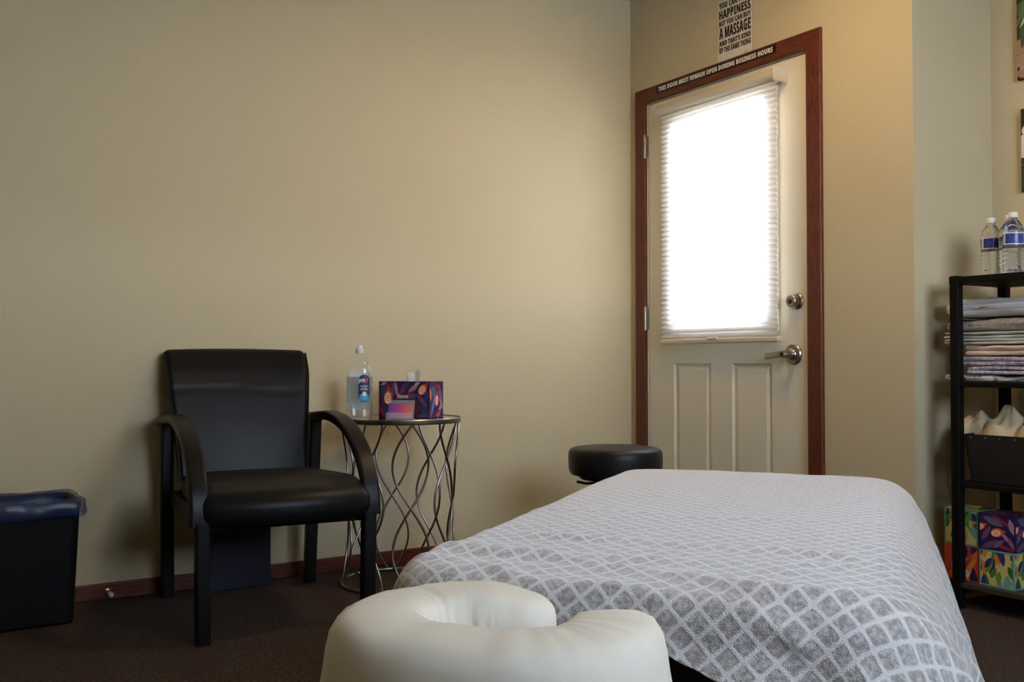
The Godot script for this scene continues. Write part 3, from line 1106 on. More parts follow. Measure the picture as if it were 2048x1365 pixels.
func side_table() -> void:
	var t := thing("wire_side_table", "round silver side table of wavy wire rods with a mirrored top", "table", TAB)
	var nick := M(Color(0.66, 0.64, 0.61), 0.28, 1.0)
	var r := 0.222
	var m := MB.new()
	lathe(m, [Vector2(r - 0.004, TAB_H - 0.016), Vector2(r, TAB_H - 0.016), Vector2(r + 0.0015, TAB_H - 0.013), Vector2(r + 0.0015, TAB_H + 0.001), Vector2(r, TAB_H + 0.003), Vector2(r - 0.003, TAB_H + 0.003), Vector2(r - 0.004, TAB_H + 0.001), Vector2(r - 0.004, TAB_H - 0.016)], 72)
	obj("rim", m, nick, t)
	m = MB.new()
	lathe(m, [Vector2(0, TAB_H - 0.006), Vector2(r - 0.004, TAB_H - 0.006), Vector2(r - 0.004, TAB_H), Vector2(0, TAB_H)], 72)
	obj("mirror_top", m, M(Color(0.78, 0.78, 0.77), 0.03, 1.0), t)
	m = MB.new()
	var path := []
	for i in 72:
		path.append(Vector3(cos(TAU * i / 72) * (r - 0.004), 0.006, sin(TAU * i / 72) * (r - 0.004)))
	sweep(m, path, round_prof(0.006, 10), Vector3.UP, true)
	obj("base_ring", m, nick, t)
	for k in 8:
		for s in [-1.0, 1.0]:
			path = []
			var a0 := TAU * (k + 0.35) / 8.0
			var amp := 0.33 if k % 2 == 0 else 0.29
			var ph := 0.0 if k % 2 == 0 else 0.27
			for i in 41:
				var f := i / 40.0
				var y := lerpf(TAB_H - 0.014, 0.008, f)
				var th: float = a0 + s * amp * sin(TAU * (0.98 * f + ph))
				var rr: float = r - 0.006 - 0.022 * sin(PI * f) + s * 0.0026
				path.append(Vector3(cos(th) * rr, y, sin(th) * rr))
			m = MB.new()
			sweep(m, path, round_prof(0.0042, 8))
			obj("rod", m, nick, t)

func tissue_box(called: String, label: String, at: Vector3, turn: float, size: Vector3, front: Texture2D, side: Texture2D, group := "") -> Node3D:
	var t := thing(called, label, "tissue box", at, turn, group)
	var h := size * 0.5
	var fm := colored(M(Color(1, 1, 1), 0.4), front)
	var sm := colored(M(Color(1, 1, 1), 0.4), side)
	var uv := [Vector2(0, 1), Vector2(1, 1), Vector2(1, 0), Vector2(0, 0)]
	var m := MB.new()
	var y1 := size.y
	m.face([Vector3(-h.x, 0, h.z), Vector3(h.x, 0, h.z), Vector3(h.x, y1, h.z), Vector3(-h.x, y1, h.z)], Vector3.BACK, uv)
	m.face([Vector3(h.x, 0, -h.z), Vector3(-h.x, 0, -h.z), Vector3(-h.x, y1, -h.z), Vector3(h.x, y1, -h.z)], Vector3.FORWARD, uv)
	m.face([Vector3(-h.x, 0, -h.z), Vector3(h.x, 0, -h.z), Vector3(h.x, 0, h.z), Vector3(-h.x, 0, h.z)], Vector3.DOWN, uv)
	# top with an oval slot
	var top := MB.new()
	var k := 40
	for i in k:
		var q := []
		for o in [i, i + 1]:
			var a: float = TAU * o / k
			var dir := Vector2(cos(a), sin(a))
			var inn := Vector2(dir.x * h.x * 0.72, dir.y * h.z * 0.36)
			var sc := minf(h.x / maxf(absf(dir.x), 1e-5), h.z / maxf(absf(dir.y), 1e-5))
			q.append([inn, dir * sc])
		var pts := [q[0][0], q[1][0], q[1][1], q[0][1]]
		top.face(pts.map(func(p): return Vector3(p.x, y1, p.y)), Vector3.UP, pts.map(func(p): return Vector2(p.x / size.x + 0.5, p.y / size.z + 0.5)))
		var c0: Vector2 = q[0][0]
		var c1: Vector2 = q[1][0]
		top.face([Vector3(c0.x, y1, c0.y), Vector3(c1.x, y1, c1.y), Vector3(c1.x, y1 - 0.012, c1.y), Vector3(c0.x, y1 - 0.012, c0.y)], -Vector3(c0.x, 0, c0.y).normalized())
	# fill the four corners of the top that the fan leaves
	for sx in [-1, 1]:
		for sz in [-1, 1]:
			top.face([Vector3(sx * h.x, y1 - 0.0002, sz * h.z), Vector3(sx * h.x, y1 - 0.0002, sz * h.z * 0.6), Vector3(sx * h.x * 0.7, y1 - 0.0002, sz * h.z * 0.8), Vector3(sx * h.x * 0.6, y1 - 0.0002, sz * h.z)], Vector3.UP, uv)
	top.cube(Vector3(-h.x * 0.8, y1 - 0.014, -h.z * 0.6), Vector3(h.x * 0.8, y1 - 0.012, h.z * 0.6))
	obj("carton", m, fm, t)
	var sd := MB.new()
	sd.face([Vector3(h.x, 0, h.z), Vector3(h.x, 0, -h.z), Vector3(h.x, y1, -h.z), Vector3(h.x, y1, h.z)], Vector3.RIGHT, uv)
	obj("carton_side", sd, sm, t)
	sd = MB.new()
	sd.face([Vector3(-h.x, 0, -h.z), Vector3(-h.x, 0, h.z), Vector3(-h.x, y1, h.z), Vector3(-h.x, y1, -h.z)], Vector3.LEFT, uv)
	obj("carton_side", sd, sm, t)
	obj("carton_top", top, fm, t)
	return t

func table_goods() -> void:
	var F := Vector3(-0.8425, 0, -0.539)
	var Rr := Vector3(0.539, 0, -0.8425)
	var top := TAB_H + 0.0002
	# tissue box
	var pos := Vector3(TAB.x, top, TAB.z) + Rr * 0.032 + F * 0.045
	var t := tissue_box("tissue_box", "purple tissue box with leaf and fruit print on the wire table", pos, atan2(0.551, 0.835), Vector3(0.216, 0.134, 0.108), print_purple(false), print_purple(true))
	lettering("wordmark", "Kleenex", M(Color(0.88, 0.85, 0.76), 0.5), t, Vector3(-0.026, 0.071, 0.0542), 0.046, 0.016, 700, true)
	var tm := M(Color(0.92, 0.91, 0.9), 0.9)
	tm.backlight_enabled = true
	tm.backlight = Color(0.8, 0.8, 0.8)
	var m := MB.new()
	var nz := noise(14.0, 2, FastNoiseLite.TYPE_SIMPLEX_SMOOTH, 41)
	var nu := 24
	var nv := 12
	for j in nv + 1:
		for i in nu + 1:
			var u := float(i) / nu
			var v := float(j) / nv
			var wd := lerpf(0.055, 0.062, v)
			var x := 0.008 + (u - 0.5) * wd + 0.004 * v
			var y := 0.113 + v * (0.052 + 0.012 * smoothstep(0.1, 0.9, u) + 0.004 * sin(u * 9.0))
			var z := -0.004 + 0.012 * sin(u * 7.0 + v) * (0.4 + 0.6 * v) + 0.004 * nz.get_noise_2d(u, v)
			m.vert(Vector3(x, y, z), Vector3.BACK, Vector2(u, v))
	for j in nv:
		for i in nu:
			var k := j * (nu + 1) + i
			m.raw(k, k + 1, k + nu + 2, k + nu + 1)
	m.smooth()
	obj("tissue", m, tm, t)
	# card holder and the cards in it
	var cp := Vector3(TAB.x, top, TAB.z) - F * 0.135 + Rr * 0.013
	var yaw := atan2(0.8425, 0.539) - 0.16
	t = thing("card_holder", "small clear plastic card stand in front of the tissue box", "card holder", cp, yaw)
	var clear := M(Color(0.9, 0.93, 0.95, 0.16), 0.05)
	clear.transparency = BaseMaterial3D.TRANSPARENCY_ALPHA
	m = MB.new()
	m.cube(Vector3(-0.048, 0, -0.022), Vector3(0.048, 0.003, 0.022))
	m.cube(Vector3(-0.048, 0.003, 0.018), Vector3(0.048, 0.026, 0.021))
	obj("tray", m, clear, t)
	m = MB.new()
	soft_box(m, Vector3(0, 0.036, -0.0095), Vector3(0.096, 0.068, 0.0025), 0.001, 1, 10.0, null, Basis(Vector3.RIGHT, -0.22))
	obj("back_plate", m, clear, t)
	t = thing("business_card", "purple to orange business cards standing in the clear holder", "business card", cp, yaw)
	var g := Gradient.new()
	g.offsets = PackedFloat32Array([0.0, 0.45, 1.0])
	g.colors = PackedColorArray([Color(0.46, 0.27, 0.62), Color(0.74, 0.32, 0.55), Color(0.93, 0.52, 0.36)])
	var gt := GradientTexture2D.new()
	gt.gradient = g
	gt.width = 128
	gt.height = 64
	gt.fill_from = Vector2(0, 0.3)
	gt.fill_to = Vector2(1, 0.5)
	m = MB.new()
	var B := Basis(Vector3.RIGHT, -0.22)
	var o := Vector3(0, 0.031, 0.0035)
	var uv := [Vector2(0, 1), Vector2(1, 1), Vector2(1, 0), Vector2(0, 0)]
	var cw := 0.044
	var ch := 0.0265
	m.face([o + B * Vector3(-cw, -ch, 0.003), o + B * Vector3(cw, -ch, 0.003), o + B * Vector3(cw, ch, 0.003), o + B * Vector3(-cw, ch, 0.003)], B * Vector3.BACK, uv)
	m.face([o + B * Vector3(-cw, -ch, -0.003), o + B * Vector3(cw, -ch, -0.003), o + B * Vector3(cw, ch, -0.003), o + B * Vector3(-cw, ch, -0.003)], B * Vector3.FORWARD, uv)
	for e in [[Vector2(-cw, -ch), Vector2(cw, -ch), Vector3.DOWN], [Vector2(cw, -ch), Vector2(cw, ch), Vector3.RIGHT], [Vector2(cw, ch), Vector2(-cw, ch), Vector3.UP], [Vector2(-cw, ch), Vector2(-cw, -ch), Vector3.LEFT]]:
		m.face([o + B * Vector3(e[0].x, e[0].y, -0.003), o + B * Vector3(e[1].x, e[1].y, -0.003), o + B * Vector3(e[1].x, e[1].y, 0.003), o + B * Vector3(e[0].x, e[0].y, 0.003)], B * e[2], [Vector2(0, 0), Vector2(0, 0), Vector2(0.02, 0), Vector2(0.02, 0)])
	obj("card_stack", m, colored(M(Color(1, 1, 1), 0.45), gt), t)
	sanitizer(Vector3(TAB.x, top, TAB.z) + Rr * -0.156, atan2(0.8425, 0.539))

func sanitizer(at: Vector3, turn: float) -> void:
	var t := thing("sanitizer_bottle", "tall clear hand sanitizer bottle with white cap and navy label", "bottle", at, turn)
	var sq := 0.66
	var plastic := M(Color(0.9, 0.93, 0.95, 0.06), 0.05)
	plastic.transparency = BaseMaterial3D.TRANSPARENCY_ALPHA
	var gel := M(Color(0.97, 0.99, 1.0, 0.03), 0.02)
	gel.refraction_enabled = true
	gel.refraction_scale = 0.033
	var m := MB.new()
	lathe(m, [Vector2(0, 0), Vector2(0.043, 0.0), Vector2(0.0475, 0.004), Vector2(0.049, 0.012), Vector2(0.049, 0.165), Vector2(0.0475, 0.180), Vector2(0.042, 0.195), Vector2(0.030, 0.210), Vector2(0.018, 0.222), Vector2(0.0135, 0.228), Vector2(0.0135, 0.236), Vector2(0.0165, 0.237), Vector2(0.0165, 0.239), Vector2(0.0125, 0.240), Vector2(0.0125, 0.244)], 48, Transform3D(), sq)
	obj("bottle_shell", m, plastic, t)
	m = MB.new()
	lathe(m, [Vector2(0, 0.003), Vector2(0.043, 0.003), Vector2(0.0465, 0.008), Vector2(0.0475, 0.014), Vector2(0.0475, 0.152), Vector2(0, 0.152)], 48, Transform3D(), sq)
	obj("gel", m, gel, t)
	m = MB.new()
	lathe(m, [Vector2(0.0, 0.240), Vector2(0.0145, 0.240), Vector2(0.0145, 0.254), Vector2(0.0125, 0.256), Vector2(0.0105, 0.258), Vector2(0.0100, 0.266), Vector2(0.0085, 0.268), Vector2(0, 0.268)], 28)
	obj("cap", m, M(Color(0.85, 0.86, 0.86), 0.4), t)
	# labels bent round the shell
	var wrap := func(x: float, y: float, lift: float, back: bool) -> Array:
		var a := x / 0.0495
		var p := Vector3(sin(a) * (0.0492 + lift), y, cos(a) * (0.0492 + lift) * sq)
		var nn := Vector3(sin(a), 0, cos(a) / sq).normalized()
		return [Vector3(p.x, p.y, -p.z), Vector3(nn.x, 0, -nn.z)] if back else [p, nn]
	var patch := func(x0: float, x1: float, y0: float, y1: float, rad: float, lift: float, back: bool) -> MB:
		var mb := MB.new()
		var na := 24
		var nb := 40
		for j in nb + 1:
			for i in na + 1:
				var y := lerpf(y0, y1, float(j) / nb)
				var hw := (x1 - x0) * 0.5
				var e := maxf(0.0, maxf(y0 + rad - y, y - (y1 - rad)))
				var cut := rad - sqrt(maxf(0.0, rad * rad - e * e)) if rad > 0.0 else 0.0
				var x := (x0 + x1) * 0.5 + (float(i) / na * 2.0 - 1.0) * maxf(hw - cut, 0.0)
				var r: Array = wrap.call(x, y, lift, back)
				mb.vert(r[0], r[1], Vector2(float(i) / na, float(j) / nb))
		for j in nb:
			for i in na:
				var k := j * (na + 1) + i
				mb.quad(k, k + 1, k + na + 2, k + na + 1)
		return mb
	var pale := M(Color(0.82, 0.87, 0.9, 0.75), 0.6)
	pale.transparency = BaseMaterial3D.TRANSPARENCY_ALPHA
	obj("back_label", patch.call(-0.045, 0.042, 0.026, 0.172, 0.004, 0.0004, true), pale, t)
	var navy := M(Color(0.09, 0.14, 0.34), 0.45)
	var lab := obj("front_label", patch.call(0.001, 0.046, 0.058, 0.160, 0.022, 0.0003, false), navy, t)
	obj("label_foot", patch.call(0.0045, 0.0425, 0.0635, 0.087, 0.0, 0.0006, false), M(Color(0.18, 0.62, 0.74), 0.45), lab)
	obj("label_emblem", patch.call(0.015, 0.032, 0.080, 0.097, 0.0084, 0.0009, false), M(Color(0.88, 0.86, 0.86), 0.45), lab)
	var wm := M(Color(0.93, 0.94, 0.95), 0.5)
	for e in [["germ-", 0.0015, 0.028, 0.127, 0.144, wm], ["x", 0.028, 0.040, 0.131, 0.148, M(Color(0.8, 0.2, 0.28), 0.5)], ["ADVANCED", 0.007, 0.040, 0.1155, 0.1195, wm], ["70% ALCOHOL", 0.010, 0.037, 0.108, 0.1115, wm], ["HAND SANITIZER", 0.006, 0.041, 0.1025, 0.106, wm]]:
		var f := SystemFont.new()
		f.font_names = PackedStringArray(["Droid Sans"])
		f.font_weight = 700
		var tx := TextMesh.new()
		tx.text = e[0]
		tx.font = f
		tx.font_size = 48
		tx.pixel_size = 0.01
		tx.depth = 0.0
		tx.curve_step = 1.0
		var bb := tx.get_aabb()
		var arr := tx.get_mesh_arrays()
		var vv: PackedVector3Array = arr[Mesh.ARRAY_VERTEX]
		var ii: PackedInt32Array = arr[Mesh.ARRAY_INDEX]
		var mb := MB.new()
		for p in vv:
			var x := lerpf(e[1], e[2], (p.x - bb.position.x) / bb.size.x)
			var y := lerpf(e[3], e[4], (p.y - bb.position.y) / bb.size.y)
			var r: Array = wrap.call(x, y, 0.0011, false)
			mb.vert(r[0], r[1])
		for k in range(0, ii.size(), 3):
			mb.tri(ii[k], ii[k + 1], ii[k + 2])
		obj("lettering", mb, e[5], lab)

func stool() -> void:
	var t := thing("rolling_stool", "round black vinyl rolling stool beyond the foot of the massage table", "stool", Vector3(0.742, 0, 0.69))
	var m := MB.new()
	lathe(m, [Vector2(0, 0.398), Vector2(0.15, 0.398), Vector2(0.164, 0.402), Vector2(0.172, 0.414), Vector2(0.175, 0.435), Vector2(0.1755, 0.465), Vector2(0.174, 0.483), Vector2(0.169, 0.493), Vector2(0.158, 0.499), Vector2(0.13, 0.503), Vector2(0.07, 0.505), Vector2(0, 0.506)], 64)
	obj("seat", m, vinyl_m, t)
	m = MB.new()
	lathe(m, [Vector2(0, 0.372), Vector2(0.06, 0.372), Vector2(0.13, 0.385), Vector2(0.14, 0.398), Vector2(0, 0.398)], 40)
	obj("under_plate", m, black_m, t)
	m = MB.new()
	lathe(m, [Vector2(0.0, 0.08), Vector2(0.025, 0.08), Vector2(0.025, 0.24), Vector2(0.014, 0.24), Vector2(0.014, 0.372), Vector2(0, 0.372)], 24)
	obj("gas_column", m, M(Color(0.6, 0.6, 0.6), 0.25, 1.0), t)
	m = MB.new()
	sweep(m, [Vector3(0.02, 0.376, 0.02), Vector3(-0.02, 0.372, 0.12), Vector3(-0.03, 0.380, 0.155)], round_prof(0.005, 8))
	obj("height_lever", m, black_m, t)
	for k in 5:
		var a := TAU * k / 5 + 0.3
		var d := Vector3(cos(a), 0, sin(a))
		m = MB.new()
		sweep(m, [d * 0.015 + Vector3(0, 0.10, 0), d * 0.12 + Vector3(0, 0.092, 0), d * 0.235 + Vector3(0, 0.07, 0)], rect_prof(0.035, 0.022, 0.006), d.cross(Vector3.UP))
		var leg := obj("base_leg", m, black_m, t)
		m = MB.new()
		var ax := d.cross(Vector3.UP).normalized()
		for s in [-1.0, 1.0]:
			lathe(m, [Vector2(0, -0.008), Vector2(0.022, -0.008), Vector2(0.025, -0.005), Vector2(0.025, 0.005), Vector2(0.022, 0.008), Vector2(0, 0.008)], 20, Transform3D(Basis(d, ax, d.cross(ax)), d * 0.235 + Vector3(0, 0.025, 0) + ax * s * 0.013))
		obj("caster", m, black_m, leg)

func bin() -> void:
	# wide side along the wall
	var cx := 0.165
	var z0 := 2.462
	var t := thing("waste_bin", "black plastic waste bin standing on the carpet against the wall", "waste bin")
	var m := MB.new()
	var wd := 0.40
	var zc := z0 + wd * 0.5
	var H := 0.382
	var rings := []
	for e in [[0.0, 0.86, 0.0], [0.01, 0.875, 0.0], [H * 0.5, 0.935, 0.0], [H - 0.02, 0.985, 0.0], [H - 0.018, 1.0, 0.004], [H, 1.0, 0.004], [H, 1.0, -0.004], [H - 0.02, 0.985, -0.005], [H * 0.5, 0.935, -0.004], [0.012, 0.875, -0.004]]:
		rings.append(rrect_ring(cx, zc, 0.265 * e[1] + e[2], wd * lerpf(1.0, e[1], 0.6) + e[2], 0.035, e[0]))
	loft(m, rings, true, true)
	var bmat := M(Color(0.07, 0.07, 0.075), 0.55)
	bmat.metallic_specular = 0.25
	obj("body", m, bmat, t)
	# liner turned over the rim
	var film := M(Color(0.17, 0.22, 0.36, 0.5), 0.3)
	film.transparency = BaseMaterial3D.TRANSPARENCY_ALPHA
	var nz := noise(6.0, 3, FastNoiseLite.TYPE_SIMPLEX_SMOOTH, 51)
	m = MB.new()
	rings = []
	for e in [[H - 0.045, 0.012], [H - 0.036, 0.020], [H - 0.016, 0.017], [H + 0.004, 0.014], [H + 0.009, 0.006], [H + 0.008, -0.006], [H - 0.02, -0.022], [H - 0.07, -0.026], [H - 0.14, -0.032], [0.05, -0.055]]:
		var r := rrect_ring(cx, zc, 0.265 + e[1] * 2.0, wd + e[1] * 2.0, 0.04, e[0], 14)
		var fine := []
		for i in r.size():
			var a: Vector3 = r[i]
			var b: Vector3 = r[(i + 1) % r.size()]
			var n := maxi(1, int(a.distance_to(b) / 0.012))
			for k in n:
				fine.append(a.lerp(b, float(k) / n))
		rings.append(fine)
	var cnt := 100000
	for r in rings:
		cnt = mini(cnt, r.size())
	var even := []
	for r in rings:
		var o := []
		for k in 220:
			var f: float = float(k) / 220.0 * r.size()
			var a: Vector3 = r[int(f) % r.size()]
			var b: Vector3 = r[(int(f) + 1) % r.size()]
			var p := a.lerp(b, f - floor(f))
			var out := Vector3(p.x - cx, 0, p.z - zc).normalized()
			p += out * 0.006 * nz.get_noise_3d(p.x * 1.5, p.y * 3.0, p.z * 1.5)
			p.y += 0.008 * nz.get_noise_3d(p.x * 0.9 + 4.0, 0.0, p.z * 0.9)
			o.append(p)
		even.append(o)
	loft(m, even)
	t = thing("bin_liner", "thin blue plastic liner folded over the waste bin rim", "liner")
	obj("film", m, film, t)

func small_floor_things() -> void:
	# navy box under the chair
	var t := thing("storage_box", "dark navy box standing on the carpet under the guest chair", "box", Vector3(0.062, 0, 1.903), 0.0)
	var m := MB.new()
	soft_box(m, Vector3(0, 0.13, 0), Vector3(0.07, 0.26, 0.235), 0.004, 2)
	obj("carton", m, M(Color(0.08, 0.08, 0.16), 0.5), t)
	m = MB.new()
	soft_box(m, Vector3(0, 0.268, 0), Vector3(0.074, 0.03, 0.24), 0.004, 2)
	obj("lid", m, M(Color(0.08, 0.08, 0.16), 0.5), t)
	# door stop
	t = thing("door_stop", "small brass door stop with a white tip on the baseboard", "door stop", Vector3(0.013, 0.030, 2.333))
	var tox := Basis(Vector3.BACK, -PI / 2)
	m = MB.new()
	lathe(m, [Vector2(0, 0), Vector2(0.011, 0), Vector2(0.010, 0.004), Vector2(0.0045, 0.006), Vector2(0.0045, 0.055), Vector2(0, 0.055)], 20, Transform3D(tox, Vector3.ZERO))
	obj("stem", m, brass_m, t)
	m = MB.new()
	lathe(m, [Vector2(0, 0.05), Vector2(0.008, 0.05), Vector2(0.0088, 0.054), Vector2(0.0085, 0.066), Vector2(0.006, 0.070), Vector2(0, 0.070)], 20, Transform3D(tox, Vector3.ZERO))
	obj("rubber_tip", m, white_m, t)

const SX0 := 1.642
const SX1 := 2.30
const SZ0 := -0.33
const SZ1 := -0.02
const DECK := [0.09, 0.423, 0.756, 1.103]

func shelf_unit() -> void:
	var t := thing("shelf_unit", "black metal shelf unit with four tiers standing in the alcove", "shelf", Vector3(0, 0, 0))
	var bm := M(Color(0.065, 0.063, 0.06), 0.55)
	bm.metallic_specular = 0.25
	for x in [SX0 + 0.0155, SX1 - 0.0155]:
		for z in [SZ0 + 0.0155, SZ1 - 0.0155]:
			var m := MB.new()
			soft_box(m, Vector3(x, 0.5535, z), Vector3(0.031, 1.107, 0.031), 0.003, 2)
			obj("post", m, bm, t)
	for k in 4:
		var y: float = DECK[k]
		var m := MB.new()
		var ins := 0.004 if k < 3 else -0.001
		soft_box(m, Vector3((SX0 + SX1) * 0.5, y - 0.0115, (SZ0 + SZ1) * 0.5), Vector3(SX1 - SX0 - ins * 2, 0.023 if k == 3 else 0.018, SZ1 - SZ0 - ins * 2), 0.003, 2)
		obj("tier", m, bm if k else M(Color(0.2, 0.17, 0.13), 0.55), t)

func folded(called: String, label: String, x0: float, x1: float, y0: float, h: float, z0: float, z1: float, m: Material, layers: int, sd: int, category := "linen") -> void:
	var mb := MB.new()
	var nz := noise(4.0, 3, FastNoiseLite.TYPE_SIMPLEX_SMOOTH, sd)
	var rng := RandomNumberGenerator.new()
	rng.seed = sd
	h -= 0.0015
	var lh := h / layers
	for k in layers:
		var inset := rng.randf_range(0.0, 0.012)
		var yc := y0 + lh * (k + 0.5)
		var c := Vector3((x0 + x1) * 0.5 + rng.randf_range(-0.004, 0.004), yc, (z0 + z1) * 0.5 - inset * 0.5)
		var bend := func(p: Vector3) -> Vector3:
			var q := c + p
			var free := 0.3 + 0.7 * float(k) / maxf(layers - 1, 1) if layers > 1 else 1.0
			var wob := minf(0.014, lh * 0.36) * nz.get_noise_3d(q.x * 1.5, k * 0.2, q.z * 1.1) * free
			var edge := smoothstep(0.0, 0.5, absf(p.z) / (z1 - z0) * 1.6)
			return p + Vector3(0.006 * nz.get_noise_3d(q.x, q.y * 6.0, 9.0), wob * (1.0 if k or p.y > 0 else 0.0) - 0.1 * lh * edge * (1.0 if p.y > 0 else 0.0), 0.011 * nz.get_noise_3d(q.x * 1.3, q.y * 6.0, 3.0))
		soft_box(mb, c, Vector3(x1 - x0 - inset, lh * 0.99, z1 - z0 - inset), lh * 0.48, 4, 0.02, bend)
	var o := obj(called, mb, m)
	tag(o, label, category)

func cloth_mat(base: Color, ramp := [], scale := Vector3(6, 6, 6), freq := 0.02) -> StandardMaterial3D:
	var m := M(Color(1, 1, 1) if ramp.size() else base, 0.95)
	if ramp.size():
		colored(m, ntex(noise(freq, 3), ramp, 256))
		tri_uv(m, scale)
	return m

func stripes() -> StandardMaterial3D:
	var im := Image.create(64, 64, false, Image.FORMAT_RGB8)
	for y in 64:
		for x in 64:
			var c := Color(0.88, 0.86, 0.83)
			if (y / 8) % 2 == 0:
				c = Color(0.70, 0.69, 0.68)
			if y % 16 == 12:
				c = Color(0.56, 0.55, 0.54)
			im.set_pixel(x, y, c)
	return tri_uv(colored(M(Color(1, 1, 1), 0.95), ImageTexture.create_from_image(im)), Vector3(12, 12, 12))

func bottle(at: Vector3, turn: float, label: String, dark_side: bool, proto_sc := 1.0) -> void:
	var t := thing("water_bottle", label, "bottle", at, turn, "water bottles on the shelf top")
	var water := M(Color(0.97, 0.98, 0.99, 0.02), 0.02)
	water.refraction_enabled = true
	water.refraction_scale = 0.033
	var pr := [Vector2(0, 0), Vector2(0.024, 0.0), Vector2(0.030, 0.004), Vector2(0.031, 0.012)]
	var y := 0.014
	while y < 0.088:
		for e in [[0.0, 0.0312], [0.004, 0.0318], [0.008, 0.0312], [0.010, 0.0298], [0.012, 0.0298]]:
			pr.append(Vector2(e[1], y + e[0]))
		y += 0.0145
	pr.append_array([Vector2(0.032, 0.092), Vector2(0.032, 0.135), Vector2(0.0305, 0.146), Vector2(0.026, 0.158), Vector2(0.018, 0.170), Vector2(0.0125, 0.177), Vector2(0.0122, 0.182), Vector2(0, 0.182)])
	var m := MB.new()
	lathe(m, pr, 36)
	obj("bottle_body", m, water, t)
	m = MB.new()
	lathe(m, [Vector2(0, 0.1825), Vector2(0.0155, 0.1825), Vector2(0.0155, 0.1865), Vector2(0.0148, 0.187), Vector2(0.0148, 0.198), Vector2(0.0135, 0.200), Vector2(0, 0.200)], 28)
	obj("cap", m, M(Color(0.88, 0.88, 0.87), 0.45), t)
	# wrap label printed in panels
	var im := Image.create(256, 64, false, Image.FORMAT_RGB8)
	im.fill(Color(0.86, 0.86, 0.86))
	var navy := Color(0.10, 0.14, 0.42)
	for r in [[4, 84, Color(0.13, 0.2, 0.52)], [104, 150, navy]]:
		im.fill_rect(Rect2i(r[0], 5, r[1] - r[0], 54), r[2])
	im.fill_rect(Rect2i(158, 5, 92, 54), Color(0.30, 0.58, 0.66))
	im.fill_rect(Rect2i(158, 10, 92, 10), Color(0.14, 0.13, 0.16))
	im.fill_rect(Rect2i(158, 22, 92, 8), Color(0.45, 0.16, 0.18))
	var rng := RandomNumberGenerator.new()
	rng.seed = 7
	for k in 9:
		for x in range(14, 74):
			if rng.randf() < 0.45:
				im.set_pixel(x, 10 + k * 5, Color(0.6, 0.66, 0.85))
	m = MB.new()
	var seg := 40
	for i in seg + 1:
		var a := TAU * i / seg
		for k in 2:
			m.vert(Vector3(sin(a) * 0.0324, 0.094 if k == 0 else 0.132, cos(a) * 0.0324), Vector3(sin(a), 0, cos(a)), Vector2(float(i) / seg, 1.0 - k))
	for i in seg:
		m.quad(i * 2, i * 2 + 2, i * 2 + 3, i * 2 + 1)
	obj("wrap_label", m, colored(M(Color(1, 1, 1), 0.35), ImageTexture.create_from_image(im)), t)
	if dark_side:
		t.rotation.y += 2.6

